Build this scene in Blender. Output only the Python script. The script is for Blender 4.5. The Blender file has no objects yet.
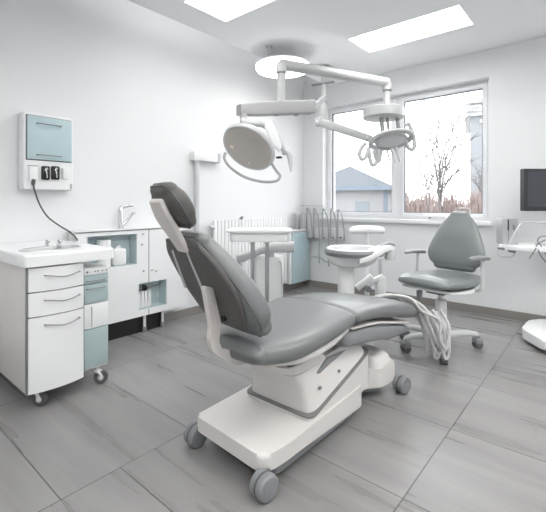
import bpy, bmesh, math, random
from mathutils import Vector, Matrix
random.seed(7)
S = bpy.context.scene
COL = S.collection

# ------------------------------------------------------------------ camera
FPX, CXP, HOR, CAMH = 392.0, 273.0, 203.5, 1.07
YAW = math.radians(40.3)
Fv = Vector((-math.sin(YAW), math.cos(YAW), 0)); Rv = Vector((math.cos(YAW), math.sin(YAW), 0))
cam = bpy.data.cameras.new('camera'); camo = bpy.data.objects.new('camera', cam); COL.objects.link(camo)
camo.location = (0, 0, CAMH); camo.rotation_euler = (math.pi/2, 0, YAW)
cam.sensor_width = 36; cam.sensor_fit = 'HORIZONTAL'; cam.lens = 36*FPX/546.0
cam.shift_y = -(256-HOR)/546.0
cam.clip_start = 0.05; cam.clip_end = 400
S.camera = camo

# ------------------------------------------------------------------ world, exposure
w = bpy.data.worlds.new('overcast_sky'); S.world = w; w.use_nodes = True
bg = w.node_tree.nodes['Background']; bg.inputs[0].default_value = (0.93, 0.965, 1.0, 1); bg.inputs[1].default_value = 2.7
S.view_settings.view_transform = 'Standard'; S.view_settings.look = 'None'
S.view_settings.gamma = 1.0; S.view_settings.use_curve_mapping = False
S.view_settings.exposure = 1.0
PANEL_E, DISC_E = 7.0, 4.5

# ------------------------------------------------------------------ pixel -> world helpers (frame 546x512)
def ray(px, py):
    u = (px-CXP)/FPX; v = (HOR-py)/FPX
    return Fv + u*Rv + Vector((0, 0, v))
C0 = Vector((0, 0, CAMH))
def at(px, py, d): return C0 + d*ray(px, py)
def onX(px, py, X): r = ray(px, py); return C0 + (X/r.x)*r
def onY(px, py, Y): r = ray(px, py); return C0 + (Y/r.y)*r
def onZ(px, py, Z): r = ray(px, py); return C0 + ((Z-CAMH)/r.z)*r

# ------------------------------------------------------------------ materials
def lin(c):
    c = c/255.0
    return c/12.92 if c <= 0.04045 else ((c+0.055)/1.055)**2.4
def rgb(r, g, b): return (lin(r), lin(g), lin(b), 1)
def mat(name, col, rough=0.5, metal=0.0, spec=0.5, var=0.0, vscale=20, bump=0.0, bscale=200, coat=0.0):
    m = bpy.data.materials.new(name); m.use_nodes = True
    nt = m.node_tree; b = nt.nodes['Principled BSDF']
    b.inputs['Base Color'].default_value = col; b.inputs['Roughness'].default_value = rough
    b.inputs['Metallic'].default_value = metal; b.inputs['Specular IOR Level'].default_value = spec
    b.inputs['Coat Weight'].default_value = coat; b.inputs['Coat Roughness'].default_value = 0.12
    tc = nt.nodes.new('ShaderNodeTexCoord')
    if var > 0:
        n = nt.nodes.new('ShaderNodeTexNoise'); n.inputs['Scale'].default_value = vscale; n.inputs['Detail'].default_value = 4
        nt.links.new(tc.outputs['Object'], n.inputs['Vector'])
        r = nt.nodes.new('ShaderNodeMapRange'); r.inputs['To Min'].default_value = 1-var; r.inputs['To Max'].default_value = 1+var
        nt.links.new(n.outputs[0], r.inputs['Value'])
        mx = nt.nodes.new('ShaderNodeVectorMath'); mx.operation = 'SCALE'
        mx.inputs[0].default_value = col[:3]; nt.links.new(r.outputs[0], mx.inputs['Scale'])
        nt.links.new(mx.outputs[0], b.inputs['Base Color'])
    if bump > 0:
        n2 = nt.nodes.new('ShaderNodeTexNoise'); n2.inputs['Scale'].default_value = bscale; n2.inputs['Detail'].default_value = 3
        nt.links.new(tc.outputs['Object'], n2.inputs['Vector'])
        bp = nt.nodes.new('ShaderNodeBump'); bp.inputs['Strength'].default_value = bump; bp.inputs['Distance'].default_value = 0.002
        nt.links.new(n2.outputs[0], bp.inputs['Height']); nt.links.new(bp.outputs[0], b.inputs['Normal'])
    return m
def emit(name, col, e):
    m = bpy.data.materials.new(name); m.use_nodes = True; nt = m.node_tree
    nt.nodes.remove(nt.nodes['Principled BSDF'])
    n = nt.nodes.new('ShaderNodeEmission'); n.inputs[0].default_value = col; n.inputs[1].default_value = e
    nt.links.new(n.outputs[0], nt.nodes['Material Output'].inputs[0]); return m
def glass(name, tint=(1, 1, 1, 1), refl=0.05):
    m = bpy.data.materials.new(name); m.use_nodes = True; nt = m.node_tree
    nt.nodes.remove(nt.nodes['Principled BSDF'])
    t = nt.nodes.new('ShaderNodeBsdfTransparent'); t.inputs[0].default_value = tint
    g = nt.nodes.new('ShaderNodeBsdfGlossy'); g.inputs['Roughness'].default_value = 0.02
    x = nt.nodes.new('ShaderNodeMixShader'); x.inputs[0].default_value = refl
    nt.links.new(t.outputs[0], x.inputs[1]); nt.links.new(g.outputs[0], x.inputs[2])
    nt.links.new(x.outputs[0], nt.nodes['Material Output'].inputs[0]); return m

M = {}
M['wall'] = mat('white_wall_paint', (0.80, 0.81, 0.82, 1), 0.7, spec=0.2, var=0.01, vscale=3, bump=0.05, bscale=150)
M['ceil'] = mat('white_ceiling_paint', (0.87, 0.885, 0.90, 1), 0.8, spec=0.2, var=0.01, vscale=3)
M['frame'] = mat('white_window_plastic', (0.83, 0.84, 0.86, 1), 0.35, var=0.01)
M['white'] = mat('white_lacquer', (0.85, 0.86, 0.87, 1), 0.28, var=0.01, coat=0.2)
M['plast'] = mat('white_moulded_plastic', (0.82, 0.825, 0.83, 1), 0.35, var=0.01)
M['warm'] = mat('warm_white_plastic', (0.68, 0.66, 0.645, 1), 0.32, var=0.015, coat=0.15)
M['bar'] = mat('greige_painted_metal', (0.62, 0.585, 0.565, 1), 0.4, var=0.01)
M['grey'] = mat('grey_plastic', (0.23, 0.24, 0.25, 1), 0.4, var=0.02)
M['lgrey'] = mat('light_grey_plastic', (0.56, 0.57, 0.58, 1), 0.4, var=0.02)
M['dgrey'] = mat('dark_grey_rubber', (0.10, 0.10, 0.105, 1), 0.55, var=0.03)
M['gask'] = mat('mid_grey_rubber', (0.19, 0.19, 0.19, 1), 0.5, var=0.02)
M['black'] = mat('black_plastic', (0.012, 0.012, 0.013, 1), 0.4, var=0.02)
M['uph'] = mat('grey_upholstery', (0.145, 0.153, 0.156, 1), 0.42, spec=0.75, coat=0.15, var=0.04, vscale=9, bump=0.12, bscale=420)
M['shell'] = mat('charcoal_back_upholstery', (0.085, 0.083, 0.08, 1), 0.55, var=0.04, bump=0.1, bscale=420)
M['stoolu'] = mat('stool_upholstery', (0.185, 0.205, 0.207, 1), 0.36, spec=0.6, coat=0.15, var=0.03, bump=0.1, bscale=420)
M['nichel'] = mat('pale_blue_grey_lining', (0.55, 0.65, 0.67, 1), 0.4, var=0.01)
M['arm'] = mat('light_grey_enamel', (0.47, 0.475, 0.48, 1), 0.35, var=0.01)
M['arm2'] = mat('grey_enamel', (0.36, 0.36, 0.365, 1), 0.4, var=0.01)
M['amber'] = mat('pale_amber_lens', (0.85, 0.74, 0.60, 1), 0.2, var=0.01)  # colour of the glints painted on the lamp lens
M['handle'] = mat('satin_steel_handle', (0.30, 0.30, 0.31, 1), 0.42, 0.8, var=0.02)
M['rhose'] = mat('grey_instrument_hose', (0.40, 0.41, 0.415, 1), 0.4, var=0.02)
M['teal'] = mat('pale_teal_laminate', (0.46, 0.59, 0.625, 1), 0.3, var=0.015, coat=0.15)
M['teal2'] = mat('muted_teal_laminate', (0.40, 0.50, 0.51, 1), 0.35, var=0.015)
M['chrome'] = mat('chrome', (0.68, 0.69, 0.70, 1), 0.16, 1.0, var=0.01)
M['steel'] = mat('brushed_steel', (0.52, 0.53, 0.54, 1), 0.35, 1.0, var=0.04)
M['lens'] = mat('taupe_lamp_lens', (0.50, 0.465, 0.43, 1), 0.22, spec=0.6, var=0.02, coat=0.3)
M['skirt'] = mat('taupe_tile_skirting', (0.26, 0.245, 0.23, 1), 0.5, var=0.06, vscale=8)
M['cabl'] = mat('pale_grey_hose', (0.60, 0.60, 0.60, 1), 0.4, var=0.02)
M['screen'] = mat('dark_screen', (0.05, 0.055, 0.065, 1), 0.25)
M['bezel'] = mat('black_bezel', (0.03, 0.033, 0.037, 1), 0.4)
M['silver'] = mat('brushed_silver', (0.50, 0.51, 0.52, 1), 0.4, 0.6, var=0.05)
M['panel'] = emit('lit_ceiling_panel', (1, 0.99, 0.97, 1), PANEL_E)
M['disc'] = emit('lit_disc_diffuser', (1, 0.99, 0.97, 1), DISC_E)
M['glass'] = glass('window_glass')

def floor_mat():
    m = bpy.data.materials.new('grey_wood_look_floor_tile'); m.use_nodes = True; nt = m.node_tree; N = nt.nodes; L = nt.links
    b = N['Principled BSDF']; b.inputs['Roughness'].default_value = 0.36; b.inputs['Specular IOR Level'].default_value = 0.4
    tc = N.new('ShaderNodeTexCoord'); sp = N.new('ShaderNodeSeparateXYZ'); L.new(tc.outputs['Object'], sp.inputs[0])
    def math_(op, a, bb=None):
        n = N.new('ShaderNodeMath'); n.operation = op
        for i, v in enumerate((a, bb)):
            if v is None: continue
            if isinstance(v, (int, float)): n.inputs[i].default_value = v
            else: L.new(v, n.inputs[i])
        return n.outputs[0]
    TW, TL = 0.94, 0.577
    cx = math_('DIVIDE', math_('ADD', sp.outputs[0], 0.56), TW)
    ci = math_('FLOOR', cx); fx = math_('FRACT', cx)
    off = math_('MULTIPLY', math_('LESS_THAN', ci, -1.5), 0.395)
    cy = math_('ADD', math_('DIVIDE', math_('SUBTRACT', sp.outputs[1], 1.966), TL), off)
    ri = math_('FLOOR', cy); fy = math_('FRACT', cy)
    ex = math_('MULTIPLY', math_('MINIMUM', fx, math_('SUBTRACT', 1, fx)), TW)
    ey = math_('MULTIPLY', math_('MINIMUM', fy, math_('SUBTRACT', 1, fy)), TL)
    grout = math_('LESS_THAN', math_('MINIMUM', ex, ey), 0.0026)
    # per-tile random and streaks along X
    cv = N.new('ShaderNodeCombineXYZ'); L.new(ci, cv.inputs[0]); L.new(ri, cv.inputs[1])
    wn = N.new('ShaderNodeTexWhiteNoise'); wn.noise_dimensions = '2D'; L.new(cv.outputs[0], wn.inputs['Vector'])
    off3 = N.new('ShaderNodeVectorMath'); off3.operation = 'SCALE'; L.new(wn.outputs['Color'], off3.inputs[0]); off3.inputs['Scale'].default_value = 30
    add = N.new('ShaderNodeVectorMath'); L.new(tc.outputs['Object'], add.inputs[0]); L.new(off3.outputs[0], add.inputs[1])
    mp = N.new('ShaderNodeMapping'); mp.inputs['Scale'].default_value = (0.9, 9.0, 1); L.new(add.outputs[0], mp.inputs[0])
    n1 = N.new('ShaderNodeTexNoise'); n1.inputs['Scale'].default_value = 1.0; n1.inputs['Detail'].default_value = 2.5; L.new(mp.outputs[0], n1.inputs['Vector'])
    mp2 = N.new('ShaderNodeMapping'); mp2.inputs['Scale'].default_value = (3, 60, 1); L.new(add.outputs[0], mp2.inputs[0])
    n2 = N.new('ShaderNodeTexNoise'); n2.inputs['Scale'].default_value = 1.0; n2.inputs['Detail'].default_value = 3; L.new(mp2.outputs[0], n2.inputs['Vector'])
    tone = math_('ADD', math_('MULTIPLY', n1.outputs[0], 0.75), math_('ADD', math_('MULTIPLY', n2.outputs[0], 0.15), math_('MULTIPLY', wn.outputs['Value'], 0.10)))
    cr = N.new('ShaderNodeValToRGB'); cr.color_ramp.elements[0].position = 0.3; cr.color_ramp.elements[1].position = 0.72
    cr.color_ramp.elements[0].color = (0.200, 0.195, 0.193, 1); cr.color_ramp.elements[1].color = (0.305, 0.300, 0.300, 1)
    L.new(tone, cr.inputs[0])
    mx = N.new('ShaderNodeMix'); mx.data_type = 'RGBA'; L.new(grout, mx.inputs[0]); L.new(cr.outputs[0], mx.inputs[6]); mx.inputs[7].default_value = (0.085, 0.082, 0.08, 1)
    L.new(mx.outputs[2], b.inputs['Base Color'])
    rr = N.new('ShaderNodeMapRange'); rr.inputs['To Min'].default_value = 0.22; rr.inputs['To Max'].default_value = 0.36
    L.new(n1.outputs[0], rr.inputs['Value']); L.new(rr.outputs[0], b.inputs['Roughness'])
    bp = N.new('ShaderNodeBump'); bp.inputs['Strength'].default_value = 0.5; bp.inputs['Distance'].default_value = 0.002; bp.invert = True
    L.new(grout, bp.inputs['Height']); L.new(bp.outputs[0], b.inputs['Normal'])
    return m
M['floor'] = floor_mat()

# ------------------------------------------------------------------ mesh helpers (each adds to a bmesh)
def new(): return bmesh.new()
def merge(bm, tmp):
    me = bpy.data.meshes.new('t'); tmp.to_mesh(me); tmp.free(); bm.from_mesh(me); bpy.data.meshes.remove(me)
def box(bm, x0, x1, y0, y1, z0, z1, r=0.0, seg=2):
    t = bmesh.new(); bmesh.ops.create_cube(t, size=1)
    for v in t.verts: v.co = Vector(((x0+x1)/2+v.co.x*(x1-x0), (y0+y1)/2+v.co.y*(y1-y0), (z0+z1)/2+v.co.z*(z1-z0)))
    if r > 0: bmesh.ops.bevel(t, geom=t.edges[:], offset=r, segments=seg, affect='EDGES', profile=0.5)
    merge(bm, t); return bm
def catmull(pts, n=8, closed=False):
    P = [Vector(p) for p in pts]; out = []; m = len(P)
    rng = m if closed else m-1
    for i in range(rng):
        if closed: a, b, c, d = P[(i-1) % m], P[i], P[(i+1) % m], P[(i+2) % m]
        else: a, b, c, d = P[max(i-1, 0)], P[i], P[i+1], P[min(i+2, m-1)]
        for k in range(n):
            t = k/n; out.append(0.5*((2*b)+(c-a)*t+(2*a-5*b+4*c-d)*t*t+(3*b-a-3*c+d)*t**3))
    if not closed: out.append(P[-1])
    return out
def tube(bm, pts, r, seg=10, smooth=0, closed=False, flat=1.0):
    P = catmull(pts, smooth, closed) if smooth else [Vector(p) for p in pts]
    m = len(P); rings = []; up = None
    for i, p in enumerate(P):
        if closed: tan = (P[(i+1) % m]-P[i-1]).normalized()
        else: tan = (P[min(i+1, m-1)]-P[max(i-1, 0)]).normalized()
        if up is None:
            up = Vector((0, 0, 1)) if abs(tan.z) < 0.9 else Vector((1, 0, 0))
        a = tan.cross(up)
        if a.length < 1e-5: a = tan.orthogonal()
        a.normalize(); b2 = a.cross(tan).normalized(); up = b2
        rad = r[min(i*len(r)//m, len(r)-1)] if isinstance(r, (list, tuple)) else r
        rings.append([bm.verts.new(p+rad*(math.cos(2*math.pi*k/seg)*a+flat*math.sin(2*math.pi*k/seg)*b2)) for k in range(seg)])
    for i in range(m if closed else m-1):
        A, B = rings[i], rings[(i+1) % m]
        for k in range(seg): bm.faces.new((A[k], A[(k+1) % seg], B[(k+1) % seg], B[k]))
    if not closed:
        bm.faces.new(rings[0][::-1]); bm.faces.new(rings[-1])
    return bm
def cyl(bm, a, b, r, r2=None, seg=20, bev=0.0):
    a = Vector(a); b = Vector(b); r2 = r if r2 is None else r2
    t = (b-a).normalized(); Lx = (b-a).length
    prof = [(r, 0), (r2, Lx)] if bev <= 0 else [(r-bev, 0), (r-0.3*bev, 0.3*bev), (r, bev), (r2, Lx-bev), (r2-0.3*bev, Lx-0.3*bev), (r2-bev, Lx)]
    return lathe(bm, prof, a, t, seg)
def lathe(bm, prof, o, axis, seg=24):
    axis = Vector(axis).normalized(); o = Vector(o); a = axis.orthogonal().normalized(); b = axis.cross(a)
    rings = []
    for (r, h) in prof:
        r = max(r, 1e-4)
        rings.append([bm.verts.new(o+axis*h+r*(math.cos(2*math.pi*k/seg)*a+math.sin(2*math.pi*k/seg)*b)) for k in range(seg)])
    for A, B in zip(rings[:-1], rings[1:]):
        for k in range(seg): bm.faces.new((A[k], A[(k+1) % seg], B[(k+1) % seg], B[k]))
    bm.faces.new(rings[0][::-1]); bm.faces.new(rings[-1])
    return bm
def rounded(poly, r, n=5):
    out = []; m = len(poly)
    for i in range(m):
        p = Vector(poly[i]).to_2d() if len(poly[i]) > 2 else Vector(poly[i]); a = Vector(poly[i-1]); b = Vector(poly[(i+1) % m])
        rr = r[i] if isinstance(r, (list, tuple)) else r
        da = (a-p); db = (b-p); k = min(rr, da.length*0.48, db.length*0.48)
        p0 = p+da.normalized()*k; p1 = p+db.normalized()*k
        if rr <= 0: out.append(p); continue
        for j in range(n+1):
            t = j/n; out.append((1-t)**2*p0+2*t*(1-t)*p+t*t*p1)
    return out
def prism(bm, poly, axis, h0, h1, bev=0.0, seg=3):
    """poly: 2-D points; axis 'x' -> (y,z), 'y' -> (x,z), 'z' -> (x,y)"""
    f = {'x': lambda p, h: Vector((h, p[0], p[1])), 'y': lambda p, h: Vector((p[0], h, p[1])), 'z': lambda p, h: Vector((p[0], p[1], h))}[axis]
    t = bmesh.new(); A = [t.verts.new(f(p, h0)) for p in poly]; B = [t.verts.new(f(p, h1)) for p in poly]; n = len(poly)
    fa = t.faces.new(A[::-1]); fb = t.faces.new(B)
    for i in range(n): t.faces.new((A[i], A[(i+1) % n], B[(i+1) % n], B[i]))
    if bev > 0:
        e = list(fa.edges)+list(fb.edges)
        bmesh.ops.bevel(t, geom=e, offset=bev, segments=seg, affect='EDGES', profile=0.5, clamp_overlap=True)
    bmesh.ops.recalc_face_normals(t, faces=t.faces[:])
    merge(bm, t); return bm
def sring(c, a, b, ha, hb, e=2.6, n=32, crown=0.0):
    """super-ellipse ring about c in the plane of a and b"""
    out = []
    for k in range(n):
        t = 2*math.pi*k/n; ct, st = math.cos(t), math.sin(t)
        x = math.copysign(abs(ct)**(2/e), ct); y = math.copysign(abs(st)**(2/e), st)
        out.append(c+a*ha*x+b*(hb*y+crown*hb*(1-x*x)*max(y, 0)))
    return out
def loft(bm, rings, caps=True):
    V = [[bm.verts.new(p) for p in r] for r in rings]; n = len(V[0])
    for A, B in zip(V[:-1], V[1:]):
        for k in range(n): bm.faces.new((A[k], A[(k+1) % n], B[(k+1) % n], B[k]))
    if caps: bm.faces.new(V[0][::-1]); bm.faces.new(V[-1])
    bmesh.ops.recalc_face_normals(bm, faces=bm.faces[:])
    return bm
def interp(stations, n):
    """stations: tuples; smooth Catmull interpolation of each column"""
    out = []; m = len(stations)
    for i in range(m-1):
        q = [stations[max(i-1, 0)], stations[i], stations[i+1], stations[min(i+2, m-1)]]
        for k in range(n):
            t = k/n
            out.append(tuple(0.5*((2*b)+(c-a)*t+(2*a-5*b+4*c-d)*t*t+(3*b-a-3*c+d)*t**3) for a, b, c, d in zip(*q)))
    out.append(stations[-1]); return out
def cushion(bm, st, e=2.8, n=6, N=40, crown=0.0, endround=True):
    """st: (x, y, z, half_width, half_thickness) along a spine in a YZ plane; sections stand at right angles to it"""
    T = interp(st, n); rings = []; m = len(T)
    P = [Vector(t[:3]) for t in T]
    ax = Vector((1, 0, 0))
    def nb(i):
        tan = (P[min(i+1, m-1)]-P[max(i-1, 0)]).normalized(); return tan, ax.cross(tan).normalized()
    if endround:
        tan, nn = nb(0); hb = T[0][4]
        for s in (0.0, 0.3, 0.65, 0.9):
            q = math.sqrt(1-(1-s)**2) if s else 0.05
            rings.append(sring(P[0]-tan*hb*(1-s), ax, nn, max(T[0][3]-hb*(1-q), 0.005), hb*q, e, N, crown))
    for i in range(m):
        tan, nn = nb(i); rings.append(sring(P[i], ax, nn, T[i][3], T[i][4], e, N, crown))
    if endround:
        tan, nn = nb(m-1); hb = T[-1][4]
        for s in (0.9, 0.65, 0.3, 0.0):
            q = math.sqrt(1-(1-s)**2) if s else 0.05
            rings.append(sring(P[-1]+tan*hb*(1-s), ax, nn, max(T[-1][3]-hb*(1-q), 0.005), hb*q, e, N, crown))
    return loft(bm, rings)
def beam(bm, a, b, w0, h0, w1, h1, r=0.01, up=Vector((0, 0, 1)), e=6, N=24):
    """tapering rounded bar from a to b"""
    a = Vector(a); b = Vector(b); t = (b-a).normalized(); s = t.cross(up).normalized(); u = s.cross(t).normalized()
    R = []
    for k, q in ((0, .8), (.012, .96), (.03, 1), (.97, 1), (.988, .96), (1, .8)):
        R.append(sring(a.lerp(b, k), s, u, (w0+(w1-w0)*k)/2*q, (h0+(h1-h0)*k)/2*q, e, N))
    return loft(bm, R)
def grid_holes(bm, us, vs, holes, f):
    """boxes that fill a rectangle but for the holes; f(u0,u1,v0,v1) adds one"""
    U = sorted(set(us+[h[0] for h in holes]+[h[1] for h in holes])); V = sorted(set(vs+[h[2] for h in holes]+[h[3] for h in holes]))
    for v0, v1 in zip(V[:-1], V[1:]):
        run = None
        for u0, u1 in zip(U[:-1], U[1:]):
            uc, vc = (u0+u1)/2, (v0+v1)/2
            if any(h[0] < uc < h[1] and h[2] < vc < h[3] for h in holes):
                if run: f(run[0], run[1], v0, v1)
                run = None
            else: run = (run[0], u1) if run else (u0, u1)
        if run: f(run[0], run[1], v0, v1)

# ------------------------------------------------------------------ object helpers
def wroot(o):
    while o.parent: o = o.parent
    return o
def obj(name, bm, m, parent=None, local=False, smooth=35, label=None):
    me = bpy.data.meshes.new(name); o = bpy.data.objects.new(name, me); COL.objects.link(o)
    if parent is not None:
        if not local: bmesh.ops.translate(bm, verts=bm.verts[:], vec=-Vector(wroot(parent).location))
        o.parent = parent
    elif not local:
        xs = [v.co for v in bm.verts]
        c = Vector(((min(v.x for v in xs)+max(v.x for v in xs))/2, (min(v.y for v in xs)+max(v.y for v in xs))/2, min(v.z for v in xs)))
        bmesh.ops.translate(bm, verts=bm.verts[:], vec=-c); o.location = c
    bmesh.ops.recalc_face_normals(bm, faces=bm.faces[:])
    bm.to_mesh(me); bm.free(); me.materials.append(M[m] if isinstance(m, str) else m)
    if smooth:
        for p in me.polygons: p.use_smooth = True
        me.set_sharp_from_angle(angle=math.radians(smooth))
    if label: o['label'] = label
    return o
def tag(o, label, cat, group=None):
    o['label'] = label; o['category'] = cat
    if group: o['group'] = group
    return o
def thing(name, label, cat, loc, rz=0, group=None):
    o = bpy.data.objects.new(name, None); COL.objects.link(o); o.location = loc; o.rotation_euler = (0, 0, rz)
    o.empty_display_size = 0.1
    return tag(o, label, cat, group)
def struct(name, bm, m, parent=None, smooth=0):
    o = obj(name, bm, m, parent, local=parent is None, smooth=smooth)
    if parent is None: o['kind'] = 'structure'
    return o

# ================================================================== room
WL, WB, WR, WF = -3.03, 4.21, 2.3, -2.2        # left, back, right, front (behind the camera)
ZC, ZT = 2.55, 2.85                            # dropped ceiling, slab above it
SLAB_X = -2.655                                # free left edge of the dropped ceiling
struct('floor', box(new(), WL-0.2, WR+0.2, WF-0.2, WB+0.3, -0.1, 0), 'floor')
struct('wall_left', box(new(), WL-0.2, WL, WF-0.2, WB+0.3, 0, ZT), 'wall')
struct('wall_right', box(new(), WR, WR+0.2, WF-0.2, WB+0.3, 0, ZT), 'wall')
struct('wall_front', box(new(), WL, WR, WF-0.2, WF, 0, ZT), 'wall')
WX0, WX1, WZ0, WZ1 = -2.74, -0.855, 0.855, 2.285
b = new()
grid_holes(b, [WL, WR], [0, ZT], [(WX0, WX1, WZ0, WZ1)], lambda u0, u1, v0, v1: box(b, u0, u1, WB, WB+0.3, v0, v1))
struct('wall_back', b, 'wall')
# ceiling with recessed light panels, plus added fill panels out of view
PANELS = [(-1.767, -0.833, 3.13, 3.54), (-2.36, -1.43, 1.775, 2.185), (0.1, 1.03, 2.35, 2.76), (-1.3, -0.37, 0.1, 0.51), (0.5, 1.43, 0.1, 0.51), (-1.9, -0.97, -1.3, -0.89), (0.5, 1.43, -1.3, -0.89), (0.45, 1.38, 2.9, 3.31), (1.25, 2.18, 1.775, 2.185), (-0.3, 0.63, 0.95, 1.36), (-0.6, 0.33, -1.3, -0.89), (0.35, 1.28, 1.35, 1.76)]
b = new()
grid_holes(b, [SLAB_X, WR], [WF, WB], PANELS, lambda u0, u1, v0, v1: box(b, u0, u1, v0, v1, ZC, ZC+0.12))
struct('ceiling', b, 'ceil')
struct('ceiling.001', box(new(), WL-0.2, WR+0.2, WF-0.2, WB+0.3, ZT, ZT+0.15), 'ceil')
plab = ['flat lit ceiling panel in front of the window', 'lit ceiling panel above the wall cabinets, cut by the picture top']
for i, (x0, x1, y0, y1) in enumerate(PANELS):
    t = thing('ceiling_light', plab[i] if i < 2 else 'flat lit ceiling panel outside the view', 'ceiling light', ((x0+x1)/2, (y0+y1)/2, ZC+0.06), group=None if i < 2 else 'ceiling panels out of view')
    obj('diffuser', box(new(), x0, x1, y0, y1, ZC+0.075, ZC+0.09), 'panel', t, smooth=0)
    b = new()
    for q in ((x0, x1, y0, y0+0.012), (x0, x1, y1-0.012, y1), (x0, x0+0.012, y0, y1), (x1-0.012, x1, y0, y1)): box(b, q[0], q[1], q[2], q[3], ZC+0.06, ZC+0.075)
    obj('frame', b, 'ceil', t, smooth=0)
# skirting
struct('baseboard_left', box(new(), WL, WL+0.014, WF, WB, 0, 0.075), 'skirt')
struct('baseboard_back', box(new(), WL+0.014, WR, WB-0.014, WB, 0, 0.075), 'skirt')
struct('baseboard_right', box(new(), WR-0.014, WR, WF, WB-0.014, 0, 0.075), 'skirt')
struct('baseboard_front', box(new(), WL+0.014, WR-0.014, WF, WF+0.014, 0, 0.075), 'skirt')
# window sill and two casements
struct('trim_1', box(new(), WX0-0.03, WX1+0.03, WB-0.05, WB+0.16, WZ0, WZ0+0.04, 0.006), 'frame', smooth=35)
FY0, FY1 = WB+0.09, WB+0.16
XM = onY(397.5, 150, FY0).x
def casement(name, x0, x1, handle):
    z0, z1 = WZ0+0.04, WZ1
    b = new(); o, s = 0.035, 0.045
    for (a0, a1, c0, c1) in ((x0, x0+o, z0, z1), (x1-o, x1, z0, z1), (x0+o, x1-o, z0, z0+o), (x0+o, x1-o, z1-o, z1)): box(b, a0, a1, FY0+0.012, FY1, c0, c1)
    wnd = struct(name, b, 'frame')
    b = new(); X0, X1, Z0, Z1 = x0+o*0.8, x1-o*0.8, z0+o*0.8, z1-o*0.8
    for (a0, a1, c0, c1) in ((X0, X0+s, Z0, Z1), (X1-s, X1, Z0, Z1), (X0+s, X1-s, Z0, Z0+s), (X0+s, X1-s, Z1-s, Z1)): box(b, a0, a1, FY0, FY1-0.01, c0, c1, 0.004)
    sash = obj('sash', b, 'frame', wnd)
    b = new(); g = 0.006
    for (a0, a1, c0, c1) in ((X0+s, X0+s+g, Z0+s, Z1-s), (X1-s-g, X1-s, Z0+s, Z1-s), (X0+s, X1-s, Z0+s, Z0+s+g), (X0+s, X1-s, Z1-s-g, Z1-s)): box(b, a0, a1, FY0+0.012, FY0+0.045, c0, c1)
    obj('gasket', b, 'dgrey', sash, label='dark rubber glazing gasket')
    obj('pane', box(new(), X0+s, X1-s, FY0+0.025, FY0+0.035, Z0+s, Z1-s), 'glass', sash)
    if handle is not None:
        b = new(); box(b, handle-0.014, handle+0.014, FY0-0.012, FY0, 1.5, 1.58, 0.004); cyl(b, (handle, FY0-0.012, 1.54), (handle, FY0-0.04, 1.54), 0.009); box(b, handle-0.011, handle+0.011, FY0-0.05, FY0-0.036, 1.42, 1.555, 0.005)
        obj('window_handle', b, 'frame', wnd)
casement('window_1', WX0, XM, None)
casement('window_2', XM, WX1, None)

# ================================================================== outside
struct('ground', box(new(), -90, 60, WB+0.35, 140, -1.3, -1.2), mat('pale_winter_ground', (0.25, 0.235, 0.22, 1), 0.9, var=0.2, vscale=2))
mh = mat('pale_render', (0.24, 0.24, 0.245, 1), 0.8, var=0.03, vscale=2); mr = mat('blue_grey_roof_tiles', (0.10, 0.11, 0.12, 1), 0.9, spec=0.1, var=0.2, vscale=3)
mblue = mat('blue_painted_fascia', (0.12, 0.15, 0.185, 1), 0.7, var=0.03); mwin = mat('dark_house_glass', (0.14, 0.16, 0.18, 1), 0.2)
def ground_at(px, d, z=-1.2): p = at(px, HOR, d); p.z = z; return p
# house with hipped roof
D = 26; ct = at(372, HOR, D); corner = at(367, HOR, D-3)
t = thing('house', 'small pale house with blue-grey hipped roof outside left window', 'house', (ct.x, ct.y, -1.2))
hx, hy, ez, az = 2.6, 3.2, at(367, 188, D-3).z, at(350, 167, D).z
yaw = math.radians(18); Rm = Matrix.Rotation(yaw, 4, 'Z')
hc = at(352, HOR, D); hc.z = 0
def HP(x, y, z): v = Rm @ Vector((x, y, 0)) + hc; v.z = z; return v
def hbox(bm, x0, x1, y0, y1, z0, z1):
    tmp = new(); box(tmp, x0, x1, y0, y1, z0, z1)
    for v in tmp.verts: z = v.co.z; v.co = HP(v.co.x, v.co.y, z)
    merge(bm, tmp); return bm
obj('walls', hbox(new(), -hx, hx, -hy, hy, -1.2, ez), mh, t, smooth=0)
b = new(); o = 0.45
e = [b.verts.new(HP(sx*(hx+o), sy*(hy+o), ez)) for sx, sy in ((-1, -1), (1, -1), (1, 1), (-1, 1))]
a1, a2 = b.verts.new(HP(0, -0.7, az)), b.verts.new(HP(0, 0.7, az))
b.faces.new((e[0], e[1], a1)); b.faces.new((e[1], e[2], a2, a1)); b.faces.new((e[2], e[3], a2)); b.faces.new((e[3], e[0], a1, a2)); b.faces.new(e[::-1])
obj('roof', b, mr, t, smooth=0)
b = new()
for q in ((-hx-o, hx+o, -hy-o-.05, -hy-o), (hx+o, hx+o+.05, -hy-o, hy+o), (-hx-o, hx+o, hy+o, hy+o+.05), (-hx-o-.05, -hx-o, -hy-o, hy+o)): hbox(b, q[0], q[1], q[2], q[3], ez-0.16, ez+0.06)
obj('fascia', b, mblue, t, smooth=0, label='blue eaves fascia')
for (x0, x1) in ((0.8, 1.6), (-1.7, -0.9)):
    obj('house_window', hbox(new(), x0, x1, -hy-0.04, -hy+0.02, 0.0, 1.2), mwin, t, smooth=0)
obj('porch_post', hbox(new(), hx-0.2, hx+0.02, -hy-0.06, -hy+0.1, -1.2, ez), mblue, t, smooth=0)
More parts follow.
